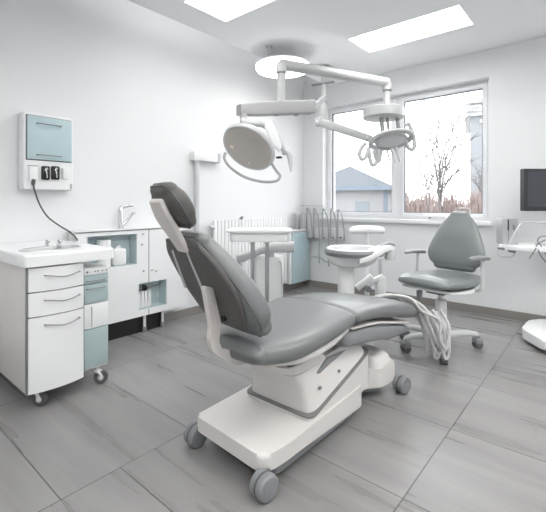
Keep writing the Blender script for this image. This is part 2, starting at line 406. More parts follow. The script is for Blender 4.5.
# tall pale building at right
D = 40; p0 = at(470, HOR, D); t = thing('apartment_building', 'tall pale building with flat roof at right of right-hand window', 'building', (p0.x, p0.y, -1.2))
zt = at(470, 104, D).z
mb_ = mat('white_render', (0.235, 0.245, 0.255, 1), 0.8, spec=0.1, var=0.02, vscale=2)
W = 14
bF = (p0-Vector((0, 0, p0.z))).normalized(); bF.z = 0; bR = Vector((bF.y, -bF.x, 0))
def along(o0, s, dep, z): v = p0 + bR*s + bF*dep; v.z = z; return v
def bbox_(bm, s0, s1, d0, d1, z0, z1):
    tmp = new(); box(tmp, s0, s1, d0, d1, z0, z1)
    for v in tmp.verts: q = v.co.copy(); v.co = along(None, q.x, q.y, q.z)
    merge(bm, tmp); return bm
obj('walls', bbox_(new(), 0, W, 0, 10, -1.2, zt), mb_, t, smooth=0)
obj('roof_edge', bbox_(new(), -0.5, W+0.5, -0.5, 10.5, zt, zt+0.25), 'lgrey', t, smooth=0)
obj('roof_edge', bbox_(new(), -0.5, W+0.5, -0.5, 10.5, zt-1.3, zt-1.1), 'lgrey', t, smooth=0)
obj('building_window', bbox_(new(), 1.25, 2.4, -0.06, 0.1, at(0, 175, D).z, at(0, 153, D).z), mat('blue_facade_glass', (0.10, 0.17, 0.23, 1), 0.3), t, smooth=0)
obj('building_window', bbox_(new(), 0.9, 2.6, -0.3, 0.1, at(0, 124, D).z, at(0, 121, D).z), 'lgrey', t, smooth=0)
# bare trees
mt_ = mat('pale_bark', (0.125, 0.115, 0.112, 1), 0.9, spec=0.1, var=0.2, vscale=8)
def tree(d, base, leaders, label, seed, r0=0.06):
    """leaders: (fork height pixel row, tip column, tip row); tips stand at their own depths around the trunk"""
    rnd = random.Random(seed); b = new(); bx_, by_ = base
    foot = at(bx_, by_, d); foot.z = -1.2; fork = at(bx_, by_, d)
    tube(b, [foot, foot.lerp(fork, .5)+Vector((.02, 0, 0)), fork], [r0*1.3, r0*1.1, r0], 8)
    def twig(p, dr, L, r, lv):
        pts = [p]; q = p.copy(); dd = dr.normalized()
        for i in range(3):
            dd = (dd+Vector((rnd.gauss(0, .13), rnd.gauss(0, .13), rnd.gauss(.05, .08)))).normalized(); q = q+dd*L/3; pts.append(q.copy())
        tube(b, pts, [r, r*.85, r*.7, r*.5], 5)
        if lv > 0:
            for k in (1, 2, 3): twig(pts[k], dd+Vector((rnd.gauss(0, .7), rnd.gauss(0, .7), rnd.gauss(.15, .3))), L*.6, max(r*.75, 0.011), lv-1)
    for k, (fy, tx, ty) in enumerate(leaders):
        a = at(bx_+(tx-bx_)*0.06, fy, d); tip = at(tx, ty, d+rnd.uniform(-1.2, 1.2)*1.0)
        P = []
        for i in range(9):
            f = i/8.0; p = a.lerp(tip, f); side = (f**0.7-f)*0.5
            p += Vector((rnd.gauss(0, .03), rnd.gauss(0, .03), 0)) + Rv*(-(tx-bx_)*0.006*side*d/10); P.append(p)
        P = [fork]+P if fy < by_ else P
        rr = r0*0.62
        tube(b, P, [max(0.016, rr*(1-0.62*i/len(P))) for i in range(len(P))], 6)
        dirn = (tip-a).normalized(); L = (tip-a).length
        for i in range(2, len(P)):
            for q in range(2):
                if rnd.random() < 0.85: twig(P[i], dirn*0.7+Vector((rnd.gauss(0, .6), rnd.gauss(0, .6), rnd.gauss(.1, .3))), L*rnd.uniform(.2, .36), max(rr*0.34, 0.013), 1)
    o = obj('bare_tree', b, mt_, smooth=60); return tag(o, label, 'tree')
tree(15, (440, 207), [(206, 438, 112), (195, 452, 124), (188, 463, 121), (200, 431, 133), (190, 466, 162), (198, 444, 150)], 'tall bare tree in the middle of the right-hand window', 3, 0.05)
tree(17, (429, 208), [(204, 417, 152), (196, 424, 168), (190, 433, 176)], 'thinner bare tree left of the tall one in right-hand window', 11, 0.045)
tree(20, (483, 208), [(204, 481, 168), (196, 475, 180), (198, 487, 176)], 'low bare tree against the pale building in right-hand window', 5, 0.05)
# low hedge bushes
mbush = mat('reddish_twigs', (0.27, 0.215, 0.20, 1), 0.95, spec=0.1, var=0.25, vscale=6)
for i, (px, d, wd, h, lab) in enumerate(((414, 20, 1.0, 186, 'reddish bare bush at the left of right-hand window'), (430, 30, 1.9, 190, 'reddish bare bush behind the tall bare tree'), (452, 24, 1.5, 188, 'reddish bare bush between tall tree and pale building'), (480, 31, 1.9, 186, 'reddish bare bush below the pale building'))):
    rnd = random.Random(40+i); b = new(); g = ground_at(px, d); H = at(px, h, d).z+1.2
    for k in range(420):
        a = rnd.uniform(0, 6.283); rr = wd*0.5*math.sqrt(rnd.random()); p = g+Vector((rr*math.cos(a), rr*math.sin(a), 0))
        tp = p+Vector((rnd.gauss(0, .35), rnd.gauss(0, .35), H*rnd.uniform(.55, 1.0)*(1-0.35*(rr/(wd*.5))**2)))
        tube(b, [p, p.lerp(tp, .5)+Vector((rnd.gauss(0, .08), rnd.gauss(0, .08), 0)), tp], [0.035, 0.03, 0.02], 4)
    tag(obj('bush', b, mbush, smooth=0), lab, 'bush')

# ================================================================== left wall furniture
# ---- built-in low cabinet
CFX = -2.90; CY0, CY1, CZ0, CZ1 = 1.23, 2.22, 0.145, 0.87
t = thing('wall_cabinet', 'low white fitted cabinet with two open niches along left wall', 'cabinet', (-2.965, (CY0+CY1)/2, 0))
N1 = (onX(87.4, 235, CFX).y, onX(137, 235, CFX).y, 0.578, 0.825); N2 = (onX(138.8, 290, CFX).y, onX(166.6, 290, CFX).y, 0.197, 0.415)
b = new(); grid_holes(b, [CY0, CY1], [CZ0, CZ1-0.014], [N1, N2], lambda u0, u1, v0, v1: box(b, WL+0.012, CFX, u0, u1, v0, v1))
obj('body', b, 'white', t, smooth=0)
for n_ in (N1, N2):
    b = new(); y0, y1, z0, z1 = n_; k = 0.002
    box(b, WL+0.004, WL+0.016, y0-k, y1+k, z0-k, z1+k)
    box(b, WL+0.016, CFX-0.003, y0, y0+k, z0, z1); box(b, WL+0.016, CFX-0.003, y1-k, y1, z0, z1); box(b, WL+0.016, CFX-0.003, y0, y1, z0, z0+k); box(b, WL+0.016, CFX-0.003, y0, y1, z1-k, z1)
    obj('niche_lining', b, 'nichel', t, smooth=0, label='pale blue niche lining')
obj('worktop', box(new(), WL+0.002, CFX+0.006, CY0-0.005, CY1, CZ1-0.01, CZ1, 0.003), 'white', t)
obj('plinth', box(new(), WL+0.016, CFX-0.05, CY0+0.02, CY1-0.22, 0, CZ0), 'black', t, smooth=0, label='black recessed plinth')  # black colour stands in for the shadow under the cabinet
b = new(); ys = onX(148.8, 260, CFX).y
for q in ((CFX, CFX+0.0015, ys-0.0022, ys+0.0022, N2[3]+0.002, CZ1-0.014), (CFX, CFX+0.0015, ys-0.0022, ys+0.0022, CZ0, N2[2]-0.002), (CFX, CFX+0.004, CY0, CY1, CZ1-0.016, CZ1-0.012)): obj('door_gap', box(new(), *q), 'dgrey', t, smooth=0)
for px, py in ((143, 234), (141.8, 244.5), (143.5, 271), (152, 270), (156, 271)):
    p = onX(px, py, CFX); obj('knob', cyl(new(), (CFX-0.002, p.y, p.z), (CFX+0.012, p.y, p.z), 0.008, seg=12), 'lgrey', t)
for px in (144.5, 162.5):
    y = onX(px, 315, CFX-0.03).y; b = new(); cyl(b, (CFX-0.03, y, 0.04), (CFX-0.03, y, CZ0+0.005), 0.012, seg=14)
    lg = obj('leg', b, 'plast', t)
    obj('foot', lathe(new(), [(0.016, 0), (0.019, 0.01), (0.019, 0.035), (0.013, 0.045)], (CFX-0.03, y, 0), (0, 0, 1), 16), 'grey', lg)
# faucet
p = onX(120.5, 226.5, -2.965); y = p.y
t = thing('faucet', 'chrome single-lever tap on low white cabinet at left wall', 'tap', (-2.962, y, CZ1))
obj('tap_body', lathe(new(), [(0.027, 0), (0.027, 0.006), (0.021, 0.01), (0.021, 0.15), (0.018, 0.158)], (-2.962, y, CZ1), (0, 0, 1), 20), 'chrome', t)
tp = onX(118.5, 206, -2.962)
b = new(); tube(b, [(-2.962, y, CZ1+0.15), (-2.962, y+0.01, CZ1+0.168), (-2.957, y+0.045, CZ1+0.178), (-2.95, y+0.10, CZ1+0.182)], [0.02, 0.017, 0.012, 0.009], 12, 4, flat=0.6)
obj('lever', b, 'chrome', t)
b = new(); tube(b, [(-2.962, y+0.012, CZ1+0.02), (-2.955, y+0.05, CZ1+0.06), (-2.945, y+0.085, CZ1+0.11), (-2.935, y+0.098, CZ1+0.122), (-2.925, y+0.108, CZ1+0.116)], 0.011, 12, 5)
obj('spout', b, 'chrome', t)
# niche contents
q = onX(112, 262, -2.955); y = (N1[0]*0.62+N1[1]*0.38)
t = thing('paper_roll', 'upright white paper roll in the blue upper niche', 'paper roll', (-2.957, y, N1[2]))
obj('roll', lathe(new(), [(0.050, 0), (0.052, 0.002), (0.052, 0.20), (0.050, 0.205), (0.02, 0.206)], (-2.957, y, N1[2]+0.004), (0, 0, 1), 28), 'plast', t)
obj('core', cyl(new(), (-2.957, y, N1[2]+0.2), (-2.957, y, N1[2]+0.212), 0.019), 'lgrey', t)
t = thing('tissue_box', 'small white tissue dispenser beside the paper roll in the niche', 'dispenser', (-2.945, y+0.105, N1[2]))
obj('body', box(new(), -2.995, -2.905, y+0.055, y+0.165, N1[2]+0.002, N1[2]+0.135, 0.02, 4), 'plast', t)
obj('tissue', prism(new(), [(y+0.085, N1[2]+0.13), (y+0.14, N1[2]+0.13), (y+0.125, N1[2]+0.16), (y+0.105, N1[2]+0.15)], 'x', -2.958, -2.948), 'plast', t)
# hanging folders in lower niche
yy0, yy1, zz0, zz1 = N2
t = thing('hanging_rail', 'small black rail clip holding white sleeves in lower niche', 'rail', (-2.95, (yy0+yy1)/2, zz1-0.06))
b = new(); cyl(b, (-2.94, yy0+0.003, zz1-0.065), (-2.94, yy1-0.055, zz1-0.045), 0.004, seg=10); obj('rail', b, 'dgrey', t)
b = new(); box(b, -2.945, -2.925, yy0+0.055, yy0+0.075, zz1-0.07, zz1-0.02, 0.003); box(b, -2.945, -2.925, yy0+0.08, yy0+0.095, zz1-0.07, zz1-0.035, 0.003); obj('clip', b, 'black', t)
for k in range(4):
    y = yy0+0.02+k*0.032; b = new()
    pl = [(y-0.013, zz0+0.006), (y+0.017, zz0+0.006), (y+0.013, zz1-0.072), (y-0.009, zz1-0.072)]
    prism(b, rounded(pl, 0.004), 'x', -2.955, -2.93, 0.004)
    tag(obj('sleeve', b, 'plast'), 'narrow white sleeve hanging from the black rail in lower niche', 'sleeve', 'white sleeves in the lower niche')

# ---- wall unit with teal door
FX = -2.925
p0 = onX(23.4, 111, FX); p1 = onX(73.2, 118, FX); UY0, UY1 = p0.y, p1.y; UZ1 = (p0.z+p1.z)/2; UZ0 = onX(50, 189.8, FX).z
t = thing('wall_unit', 'white wall unit with pale blue flap and handpiece holders', 'wall cabinet', (WL, (UY0+UY1)/2, UZ0))
obj('body', box(new(), WL+0.001, FX, UY0, UY1, UZ0, UZ1, 0.008, 3), 'white', t)
a0 = onX(26.6, 115, FX); a1 = onX(70.7, 120, FX); dz1 = UZ1-0.025; dz0 = onX(50, 160.5, FX).z
obj('door_gap', box(new(), FX, FX+0.0015, a0.y-0.005, a1.y+0.005, dz0-0.006, dz1+0.005), 'dgrey', t, smooth=0)
dr = obj('door', box(new(), FX+0.001, FX+0.014, a0.y, a1.y, dz0, dz1, 0.002), 'teal', t, label='pale blue flap door')
def pull(y0, y1, z, x, parent, bow=0.0, r=0.0035, off=0.022, m='handle', dz=0.0):
    b = new(); pts = [(x-0.002, y0, z), (x+off*0.8, y0+0.002, z), (x+off, y0+0.01, z), (x+off+bow, (y0+y1)/2, z+dz), (x+off, y1-0.01, z), (x+off*0.8, y1-0.002, z), (x-0.002, y1, z)]
    tube(b, pts, r, 8, 4); return obj('handle', b, m, parent)
for py0, k in ((0.06, 1), (0.035, 0)):
    z = dz1-0.05 if k else dz0+0.03
    pull(a0.y+0.2*(a1.y-a0.y), a0.y+0.74*(a1.y-a0.y), z, FX+0.014, dr)
# holders: socket panel line, dark handpiece rests
z0 = onX(40, 183, FX).z; z1 = onX(40, 166.5, FX).z
def hold(px, wpx, m, pyc, hz, nm, lab):
    y0 = onX(px-wpx/2, pyc, FX).y; y1 = onX(px+wpx/2, pyc, FX).y; zc = onX(px, pyc, FX).z
    o = obj(nm, box(new(), FX-0.005, FX+0.022, y0, y1, zc-hz, zc+hz, 0.009, 3), m, t, label=lab); return o, y0, y1, zc
h, y0, y1, zc = hold(32.5, 9, 'plast', 174, 0.048, 'holder', None)
obj('tip', cyl(new(), (FX+0.012, (y0+y1)/2, zc-0.075), (FX+0.015, (y0+y1)/2, zc-0.035), 0.010, 0.014, 14), 'dgrey', h)
for px in (45, 54.8):
    h, y0, y1, zc = hold(px, 8, 'black', 173, 0.047, 'holder', 'black handpiece holder')
    b = new(); yc = (y0+y1)/2; tube(b, [(FX+0.024, yc+0.004, zc-0.035), (FX+0.027, yc+0.001, zc-0.005), (FX+0.026, yc-0.004, zc+0.02), (FX+0.026, yc+0.006, zc+0.03)], [0.005, 0.006, 0.008, 0.008], 10, 4)
    obj('handpiece', b, 'chrome', h)
h, y0, y1, zc = hold(65, 6.5, 'plast', 173.5, 0.042, 'holder', None)
obj('slot', box(new(), FX, FX+0.003, onX(27, 165, FX).y, onX(38, 165, FX).y, onX(32, 165.5, FX).z-0.002, onX(32, 165.5, FX).z+0.001), 'dgrey', t, smooth=0)
obj('badge', box(new(), FX, FX+0.004, onX(70, 186, FX).y, onX(72, 186, FX).y, UZ0+0.01, UZ0+0.045, 0.001), 'silver', t)
# black cord from the wall unit down to the cart
pts = [onX(33, 180, FX+0.014), onX(34.5, 190, -2.90), onX(40, 205, -2.89), onX(48, 217, -2.89), onX(60, 226, -2.89), onX(70, 232, -2.89), onX(76, 238, -2.89), onX(77.5, 241, -2.91), Vector((-2.93, onX(77.5, 241, -2.91).y, 0.80))]
b = new(); tube(b, pts, 0.0055, 8, 6)
tag(obj('power_cord', b, 'dgrey'), 'black curly cord hanging from white wall unit behind the cart', 'cord')

# ---- mobile cart with basin
KX = -2.25
KY0 = onX(26, 300, KX).y; KYM = onX(83.3, 300, KX).y; KY1 = onX(109, 300, KX).y
KZ0, KZ1 = 0.092, 0.745; KB = -2.97
t = thing('mobile_cart', 'white mobile cabinet with basin top, drawers and pale blue column', 'cabinet', ((KX+KB)/2, (KY0+KY1)/2, 0))
obj('body', box(new(), KB, KX, KY0, KYM, KZ0, KZ1, 0.004), 'warm', t)
obj('column', box(new(), KB+0.05, KX-0.015, KYM, KY1, KZ0+0.02, KZ1-0.045, 0.004), 'white', t)
obj('frame_edge', box(new(), KX-0.01, KX+0.006, KY0, KY0+0.006, KZ0, KZ1), 'grey', t, smooth=0)
# counter
TZ0, TZ1, TX = 0.748, 0.808, -2.205
TY0 = KY0-0.02; TY1 = onX(116.5, 256, TX).y
BSC = onZ(51, 248.6, TZ1); BX, BY = BSC.x, BSC.y; RY_, RX_ = 0.155, 0.105
b = new(); tmp = new(); n = 48
outer = rounded([(WL+0.004, TY0), (TX, TY0), (TX, TY1), (WL+0.004, TY1)], [0, 0.02, 0.05, 0.01], 5)
def outer_at(ang):
    # point of the counter's outline in this direction from the basin's centre
    d = Vector((math.cos(ang), math.sin(ang))); c = Vector((BX, BY)); best = None
    for i in range(len(outer)):
        p, q = outer[i-1], outer[i]; s = q-p; den = d.x*s.y-d.y*s.x
        if abs(den) < 1e-9: continue
        tt = ((p.x-c.x)*s.y-(p.y-c.y)*s.x)/den; uu = ((p.x-c.x)*d.y-(p.y-c.y)*d.x)/den
        if tt > 0 and -1e-6 <= uu <= 1+1e-6 and (best is None or tt < best): best = tt
    return c+d*best
angs = sorted(set([2*math.pi*k/n for k in range(n)]+[math.atan2(p.y-BY, p.x-BX) % (2*math.pi) for p in outer]))
prof = [(None, TZ0), (None, TZ1-0.008), ('i', TZ1), (1.0, TZ1), (0.96, TZ1-0.012), (0.8, TZ1-0.045), (0.45, TZ1-0.062), (0.08, TZ1-0.066)]
rings = []
for k, z in prof:
    r = []
    for a in angs:
        if k is None: p = outer_at(a)
        elif k == 'i': p = outer_at(a); c = Vector((BX, BY)); p = c+(p-c)*(1-0.006/(p-c).length)
        else: p = Vector((BX+RX_*k*math.cos(a), BY+RY_*k*math.sin(a)))
        r.append(Vector((p.x, p.y, z)))
    rings.append(r)
loft(b, rings)
obj('worktop', b, 'white', t, smooth=30)
b = new(); ring = [(BX+(RX_+0.004)*math.cos(a), BY+(RY_+0.004)*math.sin(a), TZ1+0.001) for a in [2*math.pi*k/48 for k in range(48)]]
tube(b, ring, 0.0045, 8, closed=True); obj('basin_rim', b, 'steel', t)
b = new(); r2 = [[Vector((BX+RX_*k*math.cos(a)*0.98, BY+RY_*k*math.sin(a)*0.98, z)) for a in [2*math.pi*j/48 for j in range(48)]] for k, z in ((1.0, TZ1-0.002), (0.95, TZ1-0.014), (0.78, TZ1-0.042), (0.4, TZ1-0.058), (0.05, TZ1-0.061))]
V = [[b.verts.new(p) for p in r] for r in r2]
for A, B in zip(V[:-1], V[1:]):
    for k in range(48): b.faces.new((A[k], A[(k+1) % 48], B[(k+1) % 48], B[k]))
b.faces.new(V[-1]); obj('basin', b, 'lgrey', t)
for px in (47.5, 59.5):
    p = onZ(px, 246.5, TZ1); b = new(); lathe(b, [(0.014, 0), (0.014, 0.004), (0.007, 0.008), (0.007, 0.022), (0.013, 0.026), (0.014, 0.036), (0.009, 0.043)], (p.x, p.y, TZ1-0.001), (0, 0, 1), 16)
    tube(b, [p+Vector((0, 0, 0.016)), p+Vector((0.015, -0.014, 0.02)), p+Vector((0.022, -0.02, 0.012))], 0.0045, 8, 3); obj('tap', b, 'chrome', t)
# bowed drawer fronts
def bowed(y0, y1, z0, z1, x, bow, th=0.018, n=10):
    poly = [(x, y0)]+[(x+th+bow*(1-(2*k/n-1)**2), y0+(y1-y0)*k/n) for k in range(n+1)]+[(x, y1)]
    return prism(new(), poly, 'z', z0, z1)
zs = [KZ1-0.004, onX(26, 293.3, KX).z, onX(26, 318.3, KX).z, KZ0]
for i in range(3):
    d_ = obj('drawer' if i < 2 else 'door', bowed(KY0+0.007, KYM-0.004, zs[i+1]+0.003, zs[i]-0.003, KX-0.004, 0.022), 'white', t, smooth=40)
    zc = zs[i]-0.045
    pull(KY0+0.075, KYM-0.035, zc, KX+0.026, d_, bow=0.018, r=0.0032, off=0.02, dz=-0.012)
b = new()
for z in zs[1:3]: box(b, KX-0.003, KX+0.012, KY0+0.004, KYM-0.003, z-0.004, z+0.004)
box(b, KX-0.012, KX+0.004, KYM-0.003, KYM+0.003, KZ0, KZ1-0.01)
obj('shadow_gap', b, 'dgrey', t, smooth=0)
CX_ = KX-0.015; y0, y1 = KYM+0.006, KY1-0.004
zt_ = KZ1-0.05
obj('control_strip', box(new(), CX_, CX_+0.012, y0, y1, zt_-0.035, zt_, 0.002), 'plast', t)
for k, yk in enumerate((0.12, 0.45, 0.56, 0.75, 0.92)):
    yc = y0+(y1-y0)*yk; obj('button', cyl(new(), (CX_+0.011, yc, zt_-0.017), (CX_+0.016, yc, zt_-0.017), 0.0055 if k == 0 else 0.0035, seg=10), 'dgrey', t)
zd = zt_-0.038; ze = onX(96, 302, CX_).z
d1 = obj('drawer', box(new(), CX_, CX_+0.014, y0, y1, zd-0.048, zd, 0.002), 'teal2', t, label='muted blue shallow drawer')
pull(y0+0.012, y1-0.02, zd-0.03, CX_+0.014, d1, r=0.0025, off=0.014)
d2 = obj('drawer', box(new(), CX_, CX_+0.014, y0, y1, ze, zd-0.051, 0.002), 'teal2', t, label='muted blue deep drawer')
pull(y0+0.012, y1-0.02, zd-0.075, CX_+0.014, d2, r=0.0025, off=0.014)
zf = onX(96, 327, CX_).z
d3 = obj('door', box(new(), CX_, CX_+0.013, y0, y1, zf+0.002, ze-0.004, 0.002), 'white', t, label='small white door between blue fronts')
b = new(); yc = y0+0.035; tube(b, [(CX_+0.012, yc, zf+0.015), (CX_+0.03, yc, zf+0.018), (CX_+0.03, yc, ze-0.018), (CX_+0.012, yc, ze-0.015)], 0.0025, 8); obj('handle', b, 'chrome', d3)
obj('door', box(new(), CX_, CX_+0.014, y0, y1, KZ0+0.035, zf-0.002, 0.002), 'teal2', t, label='muted blue lower door')
def caster(parent, x, y, r=0.04, top=0.095, wm='dgrey', fm='plast', ang=0.0, hub='lgrey'):
    b = new(); dx, dy = math.cos(ang), math.sin(ang); ox, oy = x-0.018*dx, y-0.018*dy
    cyl(b, (ox, oy, r*1.3), (ox, oy, top), 0.011, seg=12)
    for s in (-1, 1):
        px_, py_ = -dy*s*0.019, dx*s*0.019
        tube(b, [(ox+px_*0.8, oy+py_*0.8, r*2.0), (x+px_, y+py_, r*1.5), (x+px_, y+py_, r*0.9)], 0.008, 8, 3)
    box(b, ox-0.02, ox+0.02, oy-0.02, oy+0.02, r*1.9, r*2.05)
    c = obj('caster', b, fm, parent)
    wb = new(); a = Vector((-dy, dx, 0)); lathe(wb, [(r*0.55, -0.013), (r*0.92, -0.012), (r, -0.006), (r, 0.006), (r*0.92, 0.012), (r*0.55, 0.013)], (x, y, r), a, 24)
    wh = obj('wheel', wb, wm, c)
    hb = new(); cyl(hb, Vector((x, y, r))-a*0.0155, Vector((x, y, r))+a*0.0155, r*0.42, seg=16); obj('hub', hb, hub, wh)
    return c
g1 = onZ(38, 409, 0); g2 = onZ(105, 384, 0)
caster(t, KX-0.03, g1.y+0.02, ang=math.radians(35)); caster(t, KX-0.04, KY1-0.03, ang=math.radians(60))
caster(t, KB+0.07, KY0+0.06, ang=0.5); caster(t, KB+0.07, KY1-0.05, ang=0.5)

# ================================================================== things along the wall behind the chair
# slim post with short arm
t_y = onX(197, 240, -2.985).y; zt2 = onX(197, 156, -2.985).z
t = thing('wall_post', 'slim grey wall post with a short horizontal arm at its top', 'post', (-2.985, t_y, 0.35))
obj('post', box(new(), WL+0.016, WL+0.062, t_y-0.018, t_y+0.018, 0.3, zt2-0.02, 0.006), 'lgrey', t)
y0 = onX(192.5, 156, -2.98).y; y1 = onX(219.5, 156, -2.98).y
b = new(); box(b, WL+0.008, WL+0.075, y0, y1-0.04, zt2-0.045, zt2+0.045, 0.008); ar = obj('arm', b, 'plast', t)
obj('end_cap', box(new(), WL+0.005, WL+0.078, y1-0.038, y1, zt2-0.048, zt2+0.046, 0.008), 'lgrey', ar)
# radiator
RX = -2.95; y0 = onX(213, 230, RX).y; y1 = onX(286.5, 230, RX).y; rz1, rz0 = onX(230, 219.5, RX).z, 0.10
t = thing('radiator', 'white vertical-tube radiator on left wall behind the tray table', 'radiator', (RX, (y0+y1)/2, rz0))
n = 24
for i in range(n):
    y = y0+(y1-y0)*(i+0.5)/n; b = new(); box(b, RX-0.012, RX+0.014, y-0.021, y+0.021, rz0+0.01, rz1, 0.010, 3); obj('fin', b, 'plast', t)
b = new()
for z in (rz0+0.06, rz1-0.06): cyl(b, (RX-0.02, y0, z), (RX-0.02, y1, z), 0.018, seg=14)
obj('header_pipe', b, 'plast', t)
b = new()
for y in (y0+0.1, y1-0.1): box(b, WL, RX-0.01, y-0.02, y+0.02, rz1-0.2, rz1-0.16); box(b, WL, RX-0.01, y-0.02, y+0.02, rz0+0.1, rz0+0.14)
obj('bracket', b, 'plast', t)
p = onX(211, 228.5, RX); cyl_b = cyl(new(), (RX, y0+0.01, rz1-0.07), (RX, y0-0.035, rz1-0.07), 0.02, seg=16); obj('valve', cyl_b, 'lgrey', t)
p = onX(241, 217.5, RX); obj('vent_knob', cyl(new(), (RX-0.02, p.y, rz1-0.01), (RX+0.02, p.y, rz1+0.02), 0.016, seg=14), 'grey', t)
# blue corner cabinet
BXF = -2.93; y0 = onX(291.5, 260, BXF).y
t = thing('corner_cabinet', 'pale blue fronted low cabinet fixed in the far corner', 'cabinet', (WL, (y0+WB)/2, 0.08))
zt3 = onX(300, 231, BXF).z
obj('body', box(new(), WL+0.002, BXF, y0-0.03, WB-0.03, 0.08, zt3, 0.003), 'white', t)
obj('door', box(new(), BXF, BXF+0.014, y0, WB-0.035, 0.085, zt3-0.02, 0.002), 'teal', t, label='pale blue door front')
obj('worktop', box(new(), WL+0.002, BXF+0.02, y0-0.05, WB-0.025, zt3, zt3+0.02, 0.003), 'white', t)
p = onX(299, 230, BXF); t = thing('dispenser', 'small grey steel dispenser standing on the corner cabinet', 'dispenser', (-2.955, p.y, zt3+0.02))
obj('body', box(new(), -2.985, -2.925, p.y-0.03, p.y+0.03, zt3+0.02, zt3+0.21, 0.006), 'steel', t)
obj('cap', box(new(), -2.99, -2.92, p.y-0.035, p.y+0.035, zt3+0.21, zt3+0.235, 0.006), 'plast', t)

# instrument rack under the window, on the back wall
RY = WB-0.08
x0 = onY(308, 233, RY).x; x1 = onY(343, 233, RY).x; z0 = onY(320, 238.5, RY).z; z1 = onY(320, 228, RY).z
t = thing('instrument_rack', 'white wall rack of looped instrument hoses below left window', 'instrument rack', ((x0+x1)/2, RY, z0))
obj('rail', box(new(), x0, x1, RY, WB-0.001, z0, z1, 0.008), 'plast', t)
b = new(); xa, xb = onY(297, 210, RY).x, onY(322, 210, RY).x; za, zb = onY(310, 213.5, RY).z, onY(310, 206, RY).z
tube(b, [(xa, RY+0.02, za), (xb, RY+0.02, za), (xb+0.03, RY+0.02, (za+zb)/2), (xb, RY+0.02, zb), (xa, RY+0.02, zb), (xa-0.03, RY+0.02, (za+zb)/2)], 0.006, 8, 4, closed=True)
for x in (xa+0.06, xb-0.06): cyl(b, (x, RY+0.02, za), (x, RY+0.02, z1-0.005), 0.005, seg=8)
obj('bracket', b, 'lgrey', t)
for px in (305, 314, 324, 333, 341):
    p = onY(px, 238.5, RY-0.001); obj('knob', cyl(new(), (p.x, RY+0.002, p.z+0.012), (p.x, RY-0.018, p.z+0.012), 0.009, seg=12), 'dgrey', t)
for k, px in enumerate((307, 314, 323, 331, 338)):
    xt = onY(px, 210, RY-0.05).x; b = new()
    top = onY(px, 208+0.4*k, RY).z; dx = 0.085
    low = onY(px, (240, 262, 265, 258, 240)[k], RY).z
    pts = [(xt-0.02, RY-0.03, low+0.02 if k < 1 else z0+0.02), (xt-0.015, RY-0.035, z1+0.05), (xt-0.005, RY-0.045, top-0.03), (xt+0.012, RY-0.055, top), (xt+0.04, RY-0.06, top-0.03), (xt+dx*0.85, RY-0.06, top-0.13), (xt+dx, RY-0.055, z0+0.06), (xt+dx, RY-0.05, z0)]
    if k in (1, 2, 3): pts += [(xt+dx-0.01, RY-0.045, (z0+low)/2), (xt+dx-0.005, RY-0.045, low)]
    tube(b, pts, 0.010, 8, 5); obj('hose', b, 'rhose', t)
p = onY(322, 257, RY-0.03); b = new(); tube(b, [onY(311, 257, RY-0.04), onY(320, 257.5, RY-0.04), onY(326, 262, RY-0.04), onY(331, 260, RY-0.04)], 0.007, 8, 4); obj('hook', b, 'rhose', t)

# tray table on two posts
t0 = at(260, 229, 3.0)
t = thing('tray_table', 'white tray table on two chrome posts behind the treatment chair', 'tray table', (t0.x, t0.y, 0))
tz = t0.z; b = new()
def cam_box_poly(c, hw, hd): return [c+Rv*sx*hw+Fv*sy*hd for sx, sy in ((-1, -1), (1, -1), (1, 1), (-1, 1))]
pl = [(v.x, v.y) for v in cam_box_poly(at(259.5, 229, 3.0), 0.215, 0.15)]
prism(b, rounded(pl, 0.04), 'z', tz-0.085, tz-0.01, 0.012); obj('tray', b, 'plast', t)
b = new(); pl = [(v.x, v.y) for v in cam_box_poly(at(260, 229, 3.0), 0.24, 0.17)]; prism(b, rounded(pl, 0.05), 'z', tz-0.016, tz+0.002, 0.006); obj('tray_rim', b, 'white', t)
for px in (252.5, 267):
    p = at(px, 240, 3.0); b = new(); cyl(b, (p.x, p.y, 0.02), (p.x, p.y, tz-0.08), 0.016, seg=16); lg = obj('leg', b, 'steel', t)
    obj('collar', cyl(new(), (p.x, p.y, tz-0.105), (p.x, p.y, tz-0.083), 0.024, seg=16), 'lgrey', lg)
b = new(); pl = [(v.x, v.y) for v in cam_box_poly(at(260, 229, 3.0), 0.2, 0.17)]; prism(b, rounded(pl, 0.05), 'z', 0.0, 0.03, 0.008); obj('foot_plate', b, 'lgrey', t)

# assistant unit: rounded cabinet with curved arm
c = at(269, 258, 3.55)
t = thing('assistant_unit', 'rounded white unit with a curved swivel arm under the tray table', 'dental unit', (c.x, c.y, 0))
b = new(); pl = [(v.x, v.y) for v in cam_box_poly(c, 0.125, 0.10)]; zt4 = at(269, 257.5, 3.45).z
prism(b, rounded(pl, 0.035), 'z', 0.04, zt4, 0.03, 4); obj('body', b, 'plast', t)
b = new(); tube(b, [c+Rv*0.08-Fv*0.108+Vector((0, 0, zt4-0.04-c.z)), c+Rv*0.11-Fv*0.112+Vector((0, 0, zt4-0.07-c.z)), c+Rv*0.11-Fv*0.112+Vector((0, 0, 0.14-c.z)), c+Rv*0.06-Fv*0.112+Vector((0, 0, 0.10-c.z))], 0.006, 8, 4); obj('grab_rail', b, 'lgrey', t)
b = new(); pl = [(v.x, v.y) for v in cam_box_poly(c, 0.11, 0.085)]; prism(b, rounded(pl, 0.03), 'z', 0.0, 0.045); obj('base', b, 'grey', t)
b = new(); R_ = []
for px, py, h in ((237, 258.5, 0.075), (243, 257.5, 0.08), (251, 254.5, 0.075), (262, 250, 0.07), (274, 247.5, 0.085), (285, 247, 0.10), (294, 246.5, 0.095)):
    R_.append(sring(at(px, py, 3.5), Fv, Vector((0, 0, 1)), 0.05, h/2, 4, 24))
